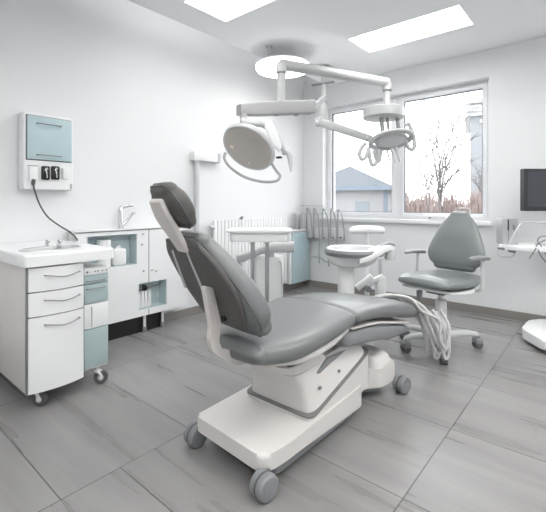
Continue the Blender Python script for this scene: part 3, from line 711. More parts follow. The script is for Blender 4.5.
loft(b, R_); ar = obj('arm', b, 'lgrey', t)
p = at(271, 254, 3.5); obj('pivot', cyl(new(), (p.x, p.y, zt4-0.01), (p.x, p.y, p.z+0.02), 0.03, seg=18), 'lgrey', t)
p = at(240, 262, 3.5); obj('arm_stem', cyl(new(), (p.x, p.y, p.z-0.12), (p.x, p.y, p.z+0.03), 0.015, seg=14), 'lgrey', ar)

# ================================================================== treatment chair
CX = -1.12
t = thing('treatment_chair', 'grey padded reclining treatment chair on a wheeled white base', 'dental chair', (-1.15, 1.6, 0))
chair = t
# base
bp_ = [(-1.365, 1.085), (-0.945, 1.06), (-0.925, 1.20), (-0.93, 1.80), (-1.0, 1.86), (-1.0, 1.95), (-0.93, 2.02), (-0.915, 2.2), (-1.37, 2.2), (-1.37, 2.0), (-1.3, 1.95), (-1.3, 1.86), (-1.37, 1.80)]
b = new(); prism(b, rounded(bp_, [.03]+[.06]*12, 9), 'z', 0.084, 0.146, 0.018, 4)
for v in b.verts:
    low = v.co.z < 0.115; y = v.co.y
    v.co.z += 0.02*(y-1.08)
    if low: v.co.z -= 0.040*min(1, max(0, (y-1.3)/0.4))
obj('base_cover', b, 'warm', t)
b = new(); prism(b, rounded([(-1.34, 1.13), (-0.955, 1.13), (-0.945, 1.72), (-1.02, 1.82), (-1.02, 1.95), (-0.96, 2.03), (-0.96, 2.17), (-1.33, 2.17), (-1.33, 2.03), (-1.28, 1.95), (-1.28, 1.82), (-1.33, 1.72)], 0.03), 'z', 0.035, 0.10, 0.005); obj('chassis', b, 'grey', t)
def twin_caster(x, y, ang, r=0.048):
    a = Vector((math.cos(ang), math.sin(ang), 0)); c = Vector((x, y, r)); b = new()
    lathe(b, [(r*0.5, -0.034), (r*0.85, -0.033), (r*0.98, -0.026), (r, -0.014), (r*0.98, -0.006), (r*0.8, -0.004)], c, a, 28)
    lathe(b, [(r*0.8, 0.004), (r*0.98, 0.006), (r, 0.014), (r*0.98, 0.026), (r*0.85, 0.033), (r*0.5, 0.034)], c, a, 28)
    wh = obj('caster', b, 'grey', chair)
    b = new(); cyl(b, c-a*0.006, c+a*0.006, r*0.93, seg=28); cyl(b, (x, y, r), (x, y, r*1.9), 0.012, seg=12); obj('fork', b, 'dgrey', wh)
    for q in (-1, 1): obj('wheel_cap', cyl(new(), c+a*0.034*q, c+a*0.036*q, r*0.6, seg=20), 'grey', wh)
twin_caster(-1.385, 1.105, math.radians(-4)); twin_caster(-0.945, 1.065, math.radians(-9))
twin_caster(-0.88, 2.165, math.radians(-15)); twin_caster(-1.40, 2.165, math.radians(0))
# grey gasket strip and pedestal, tilted up towards the front
def quad_ring(x0, x1, y0, y1, zf, r=0.05, e=5, n=40, dy=0):
    cx_, cy_ = (x0+x1)/2, (y0+y1)/2; out = []
    for p in sring(Vector((cx_, cy_, 0)), Vector((1, 0, 0)), Vector((0, 1, 0)), (x1-x0)/2, (y1-y0)/2, e, n):
        out.append(Vector((p.x, p.y, zf(p.y))))
    return out
zb = lambda y: 0.175+0.26*max(0, (y-1.38))
b = new(); loft(b, [quad_ring(-1.322, -0.938, 1.348, 1.90, lambda y: 0.12, e=14), quad_ring(-1.322, -0.938, 1.348, 1.90, lambda y: zb(y)-0.010, e=14)]); obj('plinth', b, 'warm', t, smooth=50)
b = new(); loft(b, [quad_ring(-1.325, -0.935, 1.345, 1.90, lambda y: zb(y)-0.010, e=14), quad_ring(-1.325, -0.935, 1.345, 1.90, lambda y: zb(y)-0.002, e=14), quad_ring(-1.315, -0.945, 1.355, 1.89, lambda y: zb(y)+0.001, e=14)]); obj('gasket', b, 'gask', t, label='grey rubber strip around the pedestal')
b = new(); loft(b, [quad_ring(-1.315, -0.945, 1.36, 1.88, lambda y: zb(y)-0.005, e=10), quad_ring(-1.308, -0.952, 1.358, 1.87, lambda y: zb(y)+0.03, e=9), quad_ring(-1.295, -0.968, 1.34, 1.82, lambda y: 0.285+0.18*max(0, y-1.38), e=8), quad_ring(-1.275, -0.985, 1.29, 1.76, lambda y: 0.345+0.10*max(0, y-1.38), e=7)]); obj('pedestal', b, 'warm', t, smooth=50)
b = new(); loft(b, [quad_ring(-1.265, -0.995, 1.30, 1.62, lambda y: 0.34), quad_ring(-1.285, -0.97, 1.26, 1.56, lambda y: 0.36), quad_ring(-1.28, -0.975, 1.24, 1.54, lambda y: 0.395), quad_ring(-1.265, -0.99, 1.26, 1.52, lambda y: 0.40)]); obj('pedestal_collar', b, 'warm', t, smooth=50)
# side fold of the lifting arm
pl = [onX(px, py, -0.965) for px, py in ((318, 374), (330, 358), (352, 348), (366, 350), (350, 364), (330, 374))]
b = new(); prism(b, rounded([(p.y, p.z) for p in pl], 0.01), 'x', -1.2, -0.972, 0.004); obj('lift_cover', b, 'grey', t)
b = new(); box(b, -1.23, -0.985, 1.27, 1.6, 0.38, 0.47, 0.015); obj('lift_arm', b, 'dgrey', t)
b = new(); beam(b, Vector((-1.10, 1.42, 0.40)), Vector((-1.10, 1.92, 0.43)), 0.20, 0.09, 0.16, 0.05, e=5); obj('support_beam', b, 'warm', t)
for y, z in ((1.44, 0.265), (1.60, 0.285)):
    obj('screw', cyl(new(), (-0.955, y, z), (-0.946, y, z), 0.007, seg=12), 'grey', t)
# front slope of base up to foot cover
b = new(); loft(b, [quad_ring(-1.345, -0.935, 1.98, 2.19, lambda y: 0.15), quad_ring(-1.335, -0.945, 1.99, 2.18, lambda y: 0.20), quad_ring(-1.30, -0.975, 2.0, 2.15, lambda y: 0.228)]); obj('toe_cover', b, 'warm', t, smooth=50)

# seat
b = new(); cushion(b, [(-1.055, 1.045, 0.522, 0.135, 0.040), (-1.07, 1.10, 0.514, 0.17, 0.046), (-1.09, 1.22, 0.508, 0.215, 0.052), (-1.10, 1.42, 0.520, 0.232, 0.05), (-1.11, 1.60, 0.535, 0.238, 0.045)], e=3.2, crown=0.12); obj('seat', b, 'uph', t, smooth=70)
b = new(); cushion(b, [(-1.08, 1.10, 0.475, 0.13, 0.02), (-1.09, 1.25, 0.462, 0.195, 0.025), (-1.10, 1.45, 0.468, 0.21, 0.025), (CX, 1.62, 0.485, 0.21, 0.022)], e=4); obj('seat_shell', b, 'warm', t, smooth=60, label='white shell under the seat')
# leg rest
b = new(); cushion(b, [(-1.11, 1.66, 0.535, 0.238, 0.042), (-1.105, 1.88, 0.512, 0.23, 0.048), (-1.095, 2.15, 0.46, 0.205, 0.05), (-1.08, 2.42, 0.395, 0.17, 0.05), (-1.07, 2.58, 0.350, 0.13, 0.040)], e=3.0, crown=0.15); obj('leg_rest', b, 'uph', t, smooth=70)
b = new(); cushion(b, [(CX, 1.63, 0.435, 0.215, 0.045), (CX+0.01, 1.85, 0.408, 0.215, 0.052), (CX+0.02, 2.12, 0.350, 0.195, 0.046), (CX+0.03, 2.38, 0.292, 0.155, 0.026)], e=5)
lr = obj('leg_rest_shell', b, 'grey', t, smooth=60, label='grey shell under the leg rest')
b = new(); cushion(b, [(CX, 1.64, 0.484, 0.222, 0.008), (CX+0.01, 1.85, 0.462, 0.224, 0.010), (CX+0.02, 2.12, 0.400, 0.203, 0.010), (CX+0.03, 2.42, 0.325, 0.162, 0.009)], e=4); obj('trim_edge', b, 'warm', lr, smooth=60)
# backrest (turned a little to the chair's left)
def turned(bm, deg=-9, px=CX, py=1.02):
    bmesh.ops.rotate(bm, verts=bm.verts[:], cent=(px, py, 0), matrix=Matrix.Rotation(math.radians(deg), 3, 'Z')); return bm
b = new(); cushion(b, [(CX+0.035, 1.085, 0.632, 0.155, 0.05), (CX+0.025, 1.06, 0.675, 0.188, 0.06), (CX, 1.015, 0.765, 0.188, 0.06), (CX-0.02, 0.95, 0.87, 0.15, 0.05), (CX-0.025, 0.905, 0.935, 0.11, 0.036)], e=3.0); bk = obj('backrest', turned(b), 'uph', t, smooth=70)
def piping(st, parent, ang=35, e=3.0, r=0.0035):
    T = interp(st, 6); P = [Vector(q[:3]) for q in T]; m = len(T); ax = Vector((1, 0, 0)); Rr, Ll = [], []
    cx_ = math.cos(math.radians(ang))**(2/e); sy_ = math.sin(math.radians(ang))**(2/e)
    for i in range(m):
        tan = (P[min(i+1, m-1)]-P[max(i-1, 0)]).normalized(); nn = ax.cross(tan).normalized()
        Rr.append(P[i]+ax*T[i][3]*cx_+nn*T[i][4]*sy_); Ll.append(P[i]-ax*T[i][3]*cx_+nn*T[i][4]*sy_)
    t0, t1 = (P[1]-P[0]).normalized(), (P[-1]-P[-2]).normalized()
    n0, n1 = ax.cross(t0), ax.cross(t1)
    top = [P[-1]+ax*T[-1][3]*k+t1*T[-1][4]*0.86+n1*T[-1][4]*0.45 for k in (.7, .35, 0, -.35, -.7)]
    bot = [P[0]+ax*T[0][3]*k-t0*T[0][4]*0.86+n0*T[0][4]*0.45 for k in (-.7, -.35, 0, .35, .7)]
    return obj('piping', turned(tube(new(), Rr+top+Ll[::-1]+bot, r, 8, 2, closed=True)), 'dgrey', parent, smooth=60)
piping([(CX+0.035, 1.085, 0.632, 0.155, 0.05), (CX+0.025, 1.06, 0.675, 0.188, 0.06), (CX, 1.015, 0.765, 0.188, 0.06), (CX-0.02, 0.95, 0.87, 0.15, 0.05), (CX-0.025, 0.905, 0.935, 0.11, 0.036)], bk, ang=20)
b = new(); cushion(b, [(CX+0.02, 1.022, 0.625, 0.13, 0.014), (CX+0.005, 0.995, 0.69, 0.168, 0.018), (CX-0.015, 0.952, 0.78, 0.188, 0.018), (CX-0.03, 0.897, 0.875, 0.165, 0.016), (CX-0.035, 0.87, 0.925, 0.125, 0.012)], e=4); sh = obj('back_shell', turned(b), 'shell', t, smooth=60, label='charcoal rear panel of the backrest')
# headrest
hx_ = CX-0.005
b = new(); cushion(b, [(hx_, 0.855, 1.01, 0.075, 0.026), (hx_, 0.835, 1.04, 0.092, 0.038), (hx_, 0.805, 1.085, 0.092, 0.040), (hx_, 0.785, 1.115, 0.075, 0.03)], e=3.2); hr = obj('headrest', turned(b), 'shell', t, smooth=70)
piping([(hx_, 0.855, 1.01, 0.075, 0.026), (hx_, 0.835, 1.04, 0.092, 0.038), (hx_, 0.805, 1.085, 0.092, 0.040), (hx_, 0.785, 1.115, 0.075, 0.03)], hr, ang=12, e=3.2, r=0.0025)
b = new(); cushion(b, [(hx_-.01, 0.862, 0.905, 0.036, 0.010), (hx_-.008, 0.825, 0.965, 0.044, 0.013), (hx_-.005, 0.787, 1.02, 0.05, 0.014), (hx_, 0.758, 1.075, 0.044, 0.012)], e=4); obj('headrest_bar', turned(b), 'bar', t, smooth=60, label='pale headrest bar')
# back bar hooking under the seat
XB = -1.075
pl = [onX(px, py, XB) for px, py in ((203, 286), (211.5, 287), (219.5, 322), (217.5, 341), (221, 348.5), (228, 349.5), (234, 346.5), (239, 357), (247, 362), (236, 365.5), (222, 358), (211, 351), (208.5, 340), (210, 327))]
b = new(); prism(b, rounded([(p.y, p.z) for p in pl], 0.012), 'x', XB-0.013, XB+0.009, 0.005); obj('back_bar', b, 'bar', t, label='pale metal bar carrying the backrest')
SH = [(1.008, 0.625), (0.977, 0.69), (0.934, 0.78), (0.881, 0.875), (0.858, 0.925)]
Rb = Matrix.Rotation(math.radians(9), 3, 'Z'); piv = Vector((CX, 1.02, 0))
def on_back(px, py):
    """where the sight line meets the rear panel of the backrest"""
    r = ray(px, py); best = None
    for k in range(900, 2200):
        p = C0+r*(k/1000.0); q = Rb @ (p-piv)+piv; z = min(max(q.z, 0.626), 0.924)
        for (ya, za), (yb, zb_) in zip(SH[:-1], SH[1:]):
            if za <= z <= zb_:
                if q.y >= ya+(yb-ya)*(z-za)/(zb_-za): return p
    return p
for px0, py0, px1, py1 in ((173, 250, 186, 287), (187, 250, 203, 289)):
    b = new(); beam(b, on_back(px0, py0), on_back(px1, py1), 0.012, 0.014, 0.012, 0.014, e=3); obj('guide_slot', b, 'lgrey', t)
p = on_back(225, 318); obj('release_knob', cyl(new(), p-Vector((0, 0.012, 0)), p+Vector((0, 0.01, 0)), 0.011, seg=14), 'black', t)

# ================================================================== cuspidor (oval dish on column)
c = at(354, 253, 2.95); 
t = thing('cuspidor', 'oval white spittoon bowl with grey rim on a thick column', 'spittoon', (c.x, c.y, 0))
zR = onZ(354, 249, at(354, 249, 2.95).z).z
e1, e2 = Rv, Fv
def oval(cx_, z, hr, hf, n=48, skew=0.0): return [c.xy.to_3d()+Rv*(cx_+hr*math.cos(2*math.pi*k/n))+Fv*(hf*math.sin(2*math.pi*k/n)+skew*math.cos(2*math.pi*k/n))+Vector((0, 0, z)) for k in range(n)]
b = new(); loft(b, [oval(-0.02, zR-0.125, 0.05, 0.05), oval(-0.02, zR-0.12, 0.13, 0.13), oval(-0.018, zR-0.10, 0.165, 0.16), oval(-0.01, zR-0.04, 0.195, 0.19), oval(0.0, zR-0.02, 0.205, 0.205)]); obj('bowl_body', b, 'plast', t, smooth=50)
b = new(); loft(b, [oval(0, zR-0.045, 0.19, 0.19), oval(0, zR-0.042, 0.212, 0.214), oval(0, zR-0.016, 0.224, 0.226), oval(0, zR+0.004, 0.216, 0.218), oval(0, zR+0.005, 0.19, 0.19)]); obj('rim', b, 'grey', t, label='grey rim of the bowl')
b = new(); loft(b, [oval(0, zR+0.002, 0.206, 0.208), oval(0, zR+0.012, 0.198, 0.2), oval(0, zR+0.012, 0.185, 0.187), oval(0, zR-0.004, 0.165, 0.165), oval(0, zR-0.012, 0.10, 0.10), oval(0, zR-0.014, 0.02, 0.02)]); obj('bowl', b, 'white', t, smooth=50)
b = new(); p = at(346, 270, 2.95); lathe(b, [(0.062, 0), (0.066, 0.02), (0.063, 0.05), (0.062, zR-0.11)], (p.x, p.y, 0), (0, 0, 1), 28); obj('column', b, 'plast', t)
b = new(); R_ = []
for px, py, h, wd in ((356, 259, .06, .24), (366, 256, .07, .24), (375, 252.5, .07, .19), (382, 249, .06, .14), (388, 247.5, .05, .10), (393.5, 248, .035, .06)):
    R_.append(sring(at(px, py, 2.95-0.1), Fv, Vector((0, 0, 1)), wd/2, h/2, 3.5, 24))
loft(b, R_); sp_ = obj('spout_arm', b, 'plast', t)
b = new(); R_ = []
for px, py in ((376, 251), (382, 246.5), (388, 244.5), (393.5, 245.5)):
    R_.append(sring(at(px, py-0.6, 2.95-0.1), Fv, Vector((0, 0, 1)), 0.032, 0.014, 3.5, 20))
loft(b, R_); obj('spout_cover', b, 'grey', sp_)
p = at(390, 251, 2.85); obj('nozzle', lathe(new(), [(0.036, 0), (0.04, 0.01), (0.03, 0.07), (0.026, 0.08)], p+Vector((0, 0, -0.06)), (0, 0, 1), 20), 'lgrey', sp_)

# pad-topped stand behind the cuspidor
c = at(367, 230, 3.4)
t = thing('arm_stand', 'white T-shaped stand with a padded top behind the spittoon', 'stand', (c.x, c.y, 0))
b = new(); R_ = []
for k, q in ((-1, .1), (-.97, .55), (-.88, .85), (-.6, 1), (0, 1.05), (.6, 1), (.88, .85), (.97, .55), (1, .1)):
    R_.append(sring(c+Rv*0.152*k+Vector((0, 0, 0.012*(1-k*k)-0.006)), Fv, Vector((0, 0, 1)), 0.06*q, 0.032*q, 2.6, 24))
loft(b, R_); obj('pad', b, 'white', t, smooth=60)
obj('post', cyl(new(), (c.x, c.y, 0.05), (c.x, c.y, c.z-0.02), 0.020, seg=16), 'plast', t)
b = new()
for (a1_, a2_, w0) in (((357, 288), (372, 276), .06), ((366, 285), (383, 276), .055)): beam(b, at(a1_[0], a1_[1], 3.3), at(a2_[0], a2_[1], 3.28), w0, w0, w0*.8, w0*.8, e=3)
obj('linkage', b, 'plast', t)
p = at(380.5, 290, 3.3); b = new(); cyl(b, (p.x, p.y, 0.05), (p.x, p.y, at(380, 277, 3.3).z), 0.045, seg=20, bev=0.008); obj('side_column', b, 'plast', t)
obj('side_post', cyl(new(), (p.x, p.y, at(380, 278, 3.3).z), (p.x, p.y, at(380, 258, 3.3).z), 0.017, seg=14), 'lgrey', t)
b = new(); q = at(370, 290, 3.3); cyl(b, q-Rv*0.03+Vector((0, 0, 0.02)), q-Rv*0.03-Fv*0.06+Vector((0, 0, 0.02)), 0.026, seg=16); cyl(b, q+Rv*0.0+Vector((0, 0, 0.0)), q-Fv*0.06, 0.02, seg=16); obj('joint', b, 'grey', t)
b = new(); lathe(b, [(0.17, 0), (0.17, 0.025), (0.15, 0.04), (0.04, 0.055)], (c.x, c.y, 0), (0, 0, 1), 32); obj('foot_plate', b, 'lgrey', t)

# ================================================================== hoses draped over the leg rest
rnd = random.Random(5)
for k in range(9):
    f = k/8.0; b = new(); g = rnd.gauss
    d0 = 2.66-0.10*f
    pts = [at(372+3*f+g(0, 1), 299+g(0, .6), d0+0.12), at(386+6*f+g(0, 1), 297-2*f+g(0, 1.2), d0+0.06), at(399+12*f+g(0, 1.5), 302-4*f+g(0, 1.6), d0+0.02), at(411+15*f+g(0, 2), 313-6*f+g(0, 1.8), d0), at(418+18*f+g(0, 2.5), 326-5*f+g(0, 2), d0-0.02), at(424+18*f+g(0, 2.5), 340-3*f+g(0, 2), d0-0.03)]
    L_ = rnd.uniform(345, 358); x_ = 428+16*f+g(0, 2)
    pts += [at(x_, L_, d0-0.03), at(x_+3, L_+2, d0-0.03), at(x_+5, L_-4, d0-0.03), at(x_+2+g(0, 2), L_-20, d0-0.01), at(x_-4+g(0, 2), L_-36, d0+0.02)]
    tube(b, pts, 0.009, 8, 5)
    tag(obj('hose', b, 'cabl'), 'pale grey hose in the bundle draped over the leg rest end', 'hose', 'hoses draped over the leg rest')

# ================================================================== doctor's stool
hub = onZ(441, 352, 0); hubp = at(441, 300, 2.88); rz = math.radians(168)
t = thing('doctor_stool', 'grey padded swivel stool with arms and tall backrest by window', 'swivel chair', (hubp.x, hubp.y, 0), rz)
sz = 0.515
b = new(); cushion(b, [(0, -0.22, sz, 0.19, 0.035), (0, -0.12, sz-0.004, 0.222, 0.042), (0, 0.05, sz, 0.236, 0.042), (0, 0.18, sz+0.005, 0.222, 0.04), (0, 0.245, sz+0.002, 0.19, 0.03)], e=3.0, crown=0.1); obj('seat', b, 'stoolu', t, True, 70)
b = new(); cushion(b, [(0, -0.20, sz-0.055, 0.17, 0.012), (0, 0, sz-0.06, 0.225, 0.02), (0, 0.2, sz-0.048, 0.19, 0.012)], e=4); obj('seat_shell', b, 'plast', t, True, 60)
b = new(); cushion(b, [(0, -0.19, 0.595, 0.165, 0.034), (0, -0.195, 0.63, 0.205, 0.044), (0, -0.208, 0.70, 0.222, 0.048), (0, -0.235, 0.82, 0.178, 0.046), (0, -0.265, 0.92, 0.125, 0.04), (0, -0.275, 0.98, 0.075, 0.03)], e=2.6); obj('backrest', b, 'stoolu', t, True, 70)
b = new(); tube(b, [(0, -0.12, sz-0.07), (0, -0.27, sz-0.06), (0, -0.295, 0.6), (0, -0.285, 0.75)], 0.018, 12, 5); obj('back_support', b, 'lgrey', t, True)
b = new(); tube(b, [(-0.05, -0.30, 0.93), (-0.05, -0.33, 0.99), (-0.045, -0.33, 1.03), (0.045, -0.33, 1.03), (0.05, -0.33, 0.99), (0.05, -0.30, 0.93)], 0.006, 8, 3); obj('grab_loop', b, 'lgrey', t, True)
for s in (-1, 1):
    b = new(); tube(b, [(s*0.10, -0.08, sz-0.065), (s*0.215, -0.09, sz-0.06), (s*0.25, -0.09, sz-0.03), (s*0.25, -0.095, 0.62), (s*0.246, -0.095, 0.675)], 0.011, 10, 4); su = obj('arm_support', b, 'lgrey', t, True)
    b = new(); R_ = []
    for y, z, ww in ((-0.18, .675, .5), (-0.165, .68, .9), (-0.09, .69, 1.0), (0.0, .695, .9), (0.055, .692, .7), (0.07, .688, .35)): R_.append(sring(Vector((s*0.246, y, z)), Vector((1, 0, 0)), Vector((0, 0, 1)), 0.034*ww, 0.016*max(ww, .6), 3, 20))
    loft(b, R_); obj('arm_pad', b, 'grey', su, True, 60)
b = new(); box(b, -0.07, 0.07, -0.09, 0.09, sz-0.10, sz-0.075, 0.008); obj('mechanism', b, 'dgrey', t, True)
b = new(); beam(b, Vector((0.10, 0.12, sz-0.085)), Vector((0.10, 0.12, sz-0.15)), 0.035, 0.05, 0.03, 0.04, up=Vector((0, 1, 0)), e=3); obj('lever', b, 'grey', t, True)
b = new(); cyl(b, (0, 0, 0.34), (0, 0, sz-0.08), 0.02, seg=18); obj('gas_piston', b, 'chrome', t, True)
b = new(); lathe(b, [(0.038, 0.09), (0.04, 0.10), (0.04, 0.36), (0.036, 0.365)], (0, 0, 0), (0, 0, 1), 24); obj('column', b, 'plast', t, True)
b = new(); lathe(b, [(0.045, 0.055), (0.05, 0.07), (0.05, 0.13), (0.042, 0.15)], (0, 0, 0), (0, 0, 1), 24); obj('base_hub', b, 'grey', t, True)
ang0 = math.atan2(Rv.y, Rv.x)-rz
for deg in (6, 72, 134, 192, 250):
    a = ang0+math.radians(deg); d_ = Vector((math.cos(a), math.sin(a), 0)); b = new(); R_ = []
    for q, z, ww, hh in ((0.03, .10, .028, .028), (0.12, .112, .026, .022), (0.22, .112, .024, .018), (0.285, .10, .022, .016), (0.30, .09, .012, .012)):
        R_.append(sring(d_*q+Vector((0, 0, z)), Vector((-d_.y, d_.x, 0)), Vector((0, 0, 1)), ww, hh, 3, 16))
    loft(b, R_); lg = obj('leg', b, 'lgrey', t, True, 60)
    r = 0.032; c_ = d_*0.285+Vector((0, 0, r)); ax_ = Vector((-d_.y, d_.x, 0)); b = new()
    for s0, s1 in ((-0.026, -0.004), (0.004, 0.026)): cyl(b, c_+ax_*s0, c_+ax_*s1, r, seg=20, bev=0.005)
    cs = obj('caster', b, 'dgrey', lg, True)
    # hood over the twin wheel stays with the leg
    b = new(); box(b, -0.028, 0.028, -0.03, 0.03, 0.03, 0.075, 0.01)
    for v in b.verts: q = v.co.copy(); v.co = d_*(0.285+q.y)+ax_*q.x+Vector((0, 0, q.z))
    obj('caster_hood', b, 'grey', lg, True)

# ================================================================== right-hand equipment cart with monitor
tip = at(497.5, 246, 3.3)
cc = at(585, 250, 3.25)
zt5 = at(500, 244.5, 3.3).z
t = thing('equipment_cart', 'white cart with a tray shelf at the right picture edge', 'cart', (cc.x, cc.y, 0))
pl = [at(497, HOR, 3.32), at(520, HOR, 3.12), at(600, HOR, 2.95), at(660, HOR, 2.95), at(660, HOR, 3.5), at(520, HOR, 3.5)]
b = new(); prism(b, rounded([(p.x, p.y) for p in pl], 0.05), 'z', zt5-0.035, zt5, 0.008); obj('shelf', b, 'white', t)
pl = [at(521, HOR, 3.05), at(546, HOR, 2.74), at(640, HOR, 2.6), at(650, HOR, 3.2), at(530, HOR, 3.3)]
b = new(); prism(b, rounded([(p.x, p.y) for p in pl], 0.06), 'z', 0.03, 0.10, 0.025, 4); obj('base', b, 'white', t)
b = new(); cyl(b, (cc.x, cc.y, 0.09), (cc.x, cc.y, zt5-0.03), 0.05, seg=24); obj('column', b, 'plast', t)
for px, d in ((548, 2.85), (630, 2.7), (540, 3.2), (630, 3.1)):
    p = at(px, HOR, d); obj('foot', cyl(new(), (p.x, p.y, 0), (p.x, p.y, 0.04), 0.022, seg=16), 'dgrey', t)
b = new(); tube(b, [at(499, 247, 3.29), at(498.5, 254, 3.29), at(504, 257, 3.27), at(513, 256, 3.25), at(515, 250, 3.25)], 0.006, 8, 4); obj('hook_rail', b, 'lgrey', t)
for px, py in ((502, 248.5), (513, 251.5)):
    p = at(px, py, 3.21); obj('knob', cyl(new(), p-Fv*0.02, p+Fv*0.05, 0.012, seg=14), 'grey', t)
# steel box on the shelf
p = at(507, 244, 3.36); h_ = at(507, 218.5, 3.36).z-zt5
t = thing('steel_box', 'brushed steel box standing at the left end of the cart shelf', 'box', (p.x, p.y, zt5))
b = new(); tmpl = cam_box_poly(p, 0.066, 0.045)
def campl(c_, s0, s1, d0, d1): return [(v.x, v.y) for v in (c_+Rv*s0+Fv*d0, c_+Rv*s1+Fv*d0, c_+Rv*s1+Fv*d1, c_+Rv*s0+Fv*d1)]
prism(b, campl(p, -0.066, -0.018, -0.045, 0.045), 'z', zt5+0.001, zt5+h_, 0.003); obj('left_body', b, 'silver', t)
b = new(); prism(b, campl(p, -0.010, 0.066, -0.045, 0.045), 'z', zt5+0.001, zt5+h_, 0.003); obj('right_body', b, 'silver', t)
b = new(); prism(b, campl(p, -0.03, 0.03, -0.035, 0.04), 'z', zt5+0.001, zt5+h_-0.004); obj('core', b, 'lgrey', t)
b = new(); prism(b, campl(p, -0.022, -0.012, -0.047, -0.03), 'z', zt5+h_*0.55, zt5+h_*0.97); obj('slot', b, 'black', t)
b = new(); q = p-Fv*0.046+Rv*0.03+Vector((0, 0, zt5+h_*0.66-p.z)); beam(b, q+Vector((0, 0, -0.022)), q+Vector((0, 0, 0.022)), 0.018, 0.008, 0.018, 0.008, up=Fv, e=2.5); obj('latch', b, 'grey', t)
# monitor on arm
mc = at(560, 190, 3.2)
t = thing('monitor', 'dark flat monitor above the cart shelf at right edge', 'monitor', (mc.x, mc.y, zt5))
mz0, mz1 = at(540, 211, 3.2).z, at(540, 169, 3.2).z
x_l = (520.5-560)/FPX*3.2
turn = Matrix.Rotation(math.radians(4), 3, 'Z'); mR = turn @ Rv; mF = turn @ Fv
def mpl(s0, s1, d0, d1): return [((mc+mR*s+mF*d).x, (mc+mR*s+mF*d).y) for s, d in ((s0, d0), (s1, d0), (s1, d1), (s0, d1))]
b = new(); prism(b, mpl(x_l, -x_l, -0.02, 0.025), 'z', mz0, mz1, 0.006); obj('housing', b, 'bezel', t)
b = new(); prism(b, mpl(x_l+0.025, -x_l-0.025, -0.0225, -0.018), 'z', mz0+0.035, mz1-0.025); obj('screen', b, 'screen', t)
b = new(); prism(b, mpl(-0.05, 0.05, 0.02, 0.05), 'z', zt5+0.02, mz0+0.15, 0.006); obj('neck', b, 'lgrey', t)
b = new(); prism(b, mpl(-0.14, 0.14, -0.1, 0.1), 'z', zt5+0.001, zt5+0.022, 0.005); obj('stand_base', b, 'lgrey', t)
# document holder frame: bent rod
t = tag(obj('bent_rod', tube(new(), [at(508.5, 244.3, 3.25)+Vector((0, 0, 0.004)), at(515, 233, 3.25), at(521, 223.2, 3.25), at(523, 222, 3.25), at(545, 222.5, 3.18), at(560, 223, 3.15), at(566, 244, 3.15)], 0.008, 8), 'lgrey', smooth=50), 'thin grey bent rod frame on the shelf below the monitor', 'frame')
b = new(); tube(b, [at(546, 236, 3.1), at(540, 237, 3.1), at(537.5, 241, 3.1), at(541, 246, 3.1), at(546, 254, 3.08), at(552, 258, 3.08)], 0.005, 8, 5)
tube(b, [at(545, 240, 3.12), at(538, 244, 3.12), at(536, 247, 3.12)], 0.005, 8, 4)
tag(obj('cable', b, 'grey'), 'dark thin cable looping over the cart shelf at right edge', 'cable')
b = new(); tube(b, [at(536, 248.5, 3.03), at(533, 253, 3.02), at(529, 258.5, 3.02)], 0.006, 8, 4); tube(b, [at(538, 249.5, 3.02), at(541, 256, 3.02), at(546, 262, 3.02)], 0.005, 8, 4)
tag(obj('cable', b, 'grey'), 'thin grey cables hanging below the cart shelf edge', 'cable')
# small white device on the sill
t_p = at(436, 218, 4.0)
zs_ = WZ0+0.04
a = onY(428, 218, WB-0.0); a2 = onY(447, 218, WB-0.0)
t = thing('sill_box', 'long small white box on the window sill left of stool back', 'box', ((a.x+a2.x)/2, WB+0.03, zs_))
obj('body', box(new(), a.x, a2.x, WB-0.03, WB+0.04, zs_+0.001, zs_+0.05, 0.008), 'plast', t)
obj('button', cyl(new(), (a.x+0.03, WB-0.033, zs_+0.026), (a.x+0.03, WB-0.02, zs_+0.026), 0.008, seg=12), 'dgrey', t)

# ================================================================== ceiling-hung arms, operating lamp
Zt = Vector((0, 0, 1))
pt = at(324, 84, 4.25)
t = thing('surgical_lamp', 'ceiling-hung dental operating lamp with jointed white arms', 'operating lamp', (pt.x, pt.y, ZC))
obj('ceiling_flange', lathe(new(), [(0.09, 0), (0.09, 0.03), (0.05, 0.05)], (pt.x, pt.y, ZC-0.05), (0, 0, 1), 28), 'arm', t)
obj('post', cyl(new(), (pt.x, pt.y, at(324, 105, 4.25).z), (pt.x, pt.y, ZC-0.03), 0.028, seg=20), 'arm', t)
b = new(); q = at(323.5, 82.5, 4.2); beam(b, q-Rv*0.115+Fv*0.1, q+Rv*0.115-Fv*0.02, 0.05, 0.018, 0.05, 0.018, e=4); obj('collar_plate', b, 'grey', t)
obj('sleeve', cyl(new(), (pt.x, pt.y, at(324, 123, 4.25).z), (pt.x, pt.y, at(324, 104, 4.25).z), 0.047, seg=24, bev=0.008), 'arm', t)
# box arm
bl, br = at(238.5, 110, 3.12), at(313, 107, 3.55)
b = new(); R_ = []
for k, h, ww in ((0, .085, .075), (.01, .09, .085), (.25, .115, .09), (.6, .12, .095), (.985, .125, .10), (1, .12, .09)):
    s = (br-bl).normalized(); sd = Vector((-s.y, s.x, 0)).normalized(); p = bl.lerp(br, k); p.z = bl.z+(br.z-bl.z)*k
    R_.append(sring(p, sd, Zt, ww/2, h/2, 7, 28))
loft(b, R_); obj('box_arm', b, 'arm2', t, smooth=40)
for px, py, d in ((276, 114.7, 3.3), (296, 114.6, 3.42), (308, 113.3, 3.5)):
    p = at(px, py, d); obj('screw_cap', cyl(new(), p+Zt*0.02, p-Zt*0.008, 0.022, seg=14), 'grey', t)
b = new(); beam(b, at(311, 110, 3.58), at(325, 97, 4.22), 0.05, 0.05, 0.05, 0.05, e=3); obj('link_arm', b, 'arm', t)
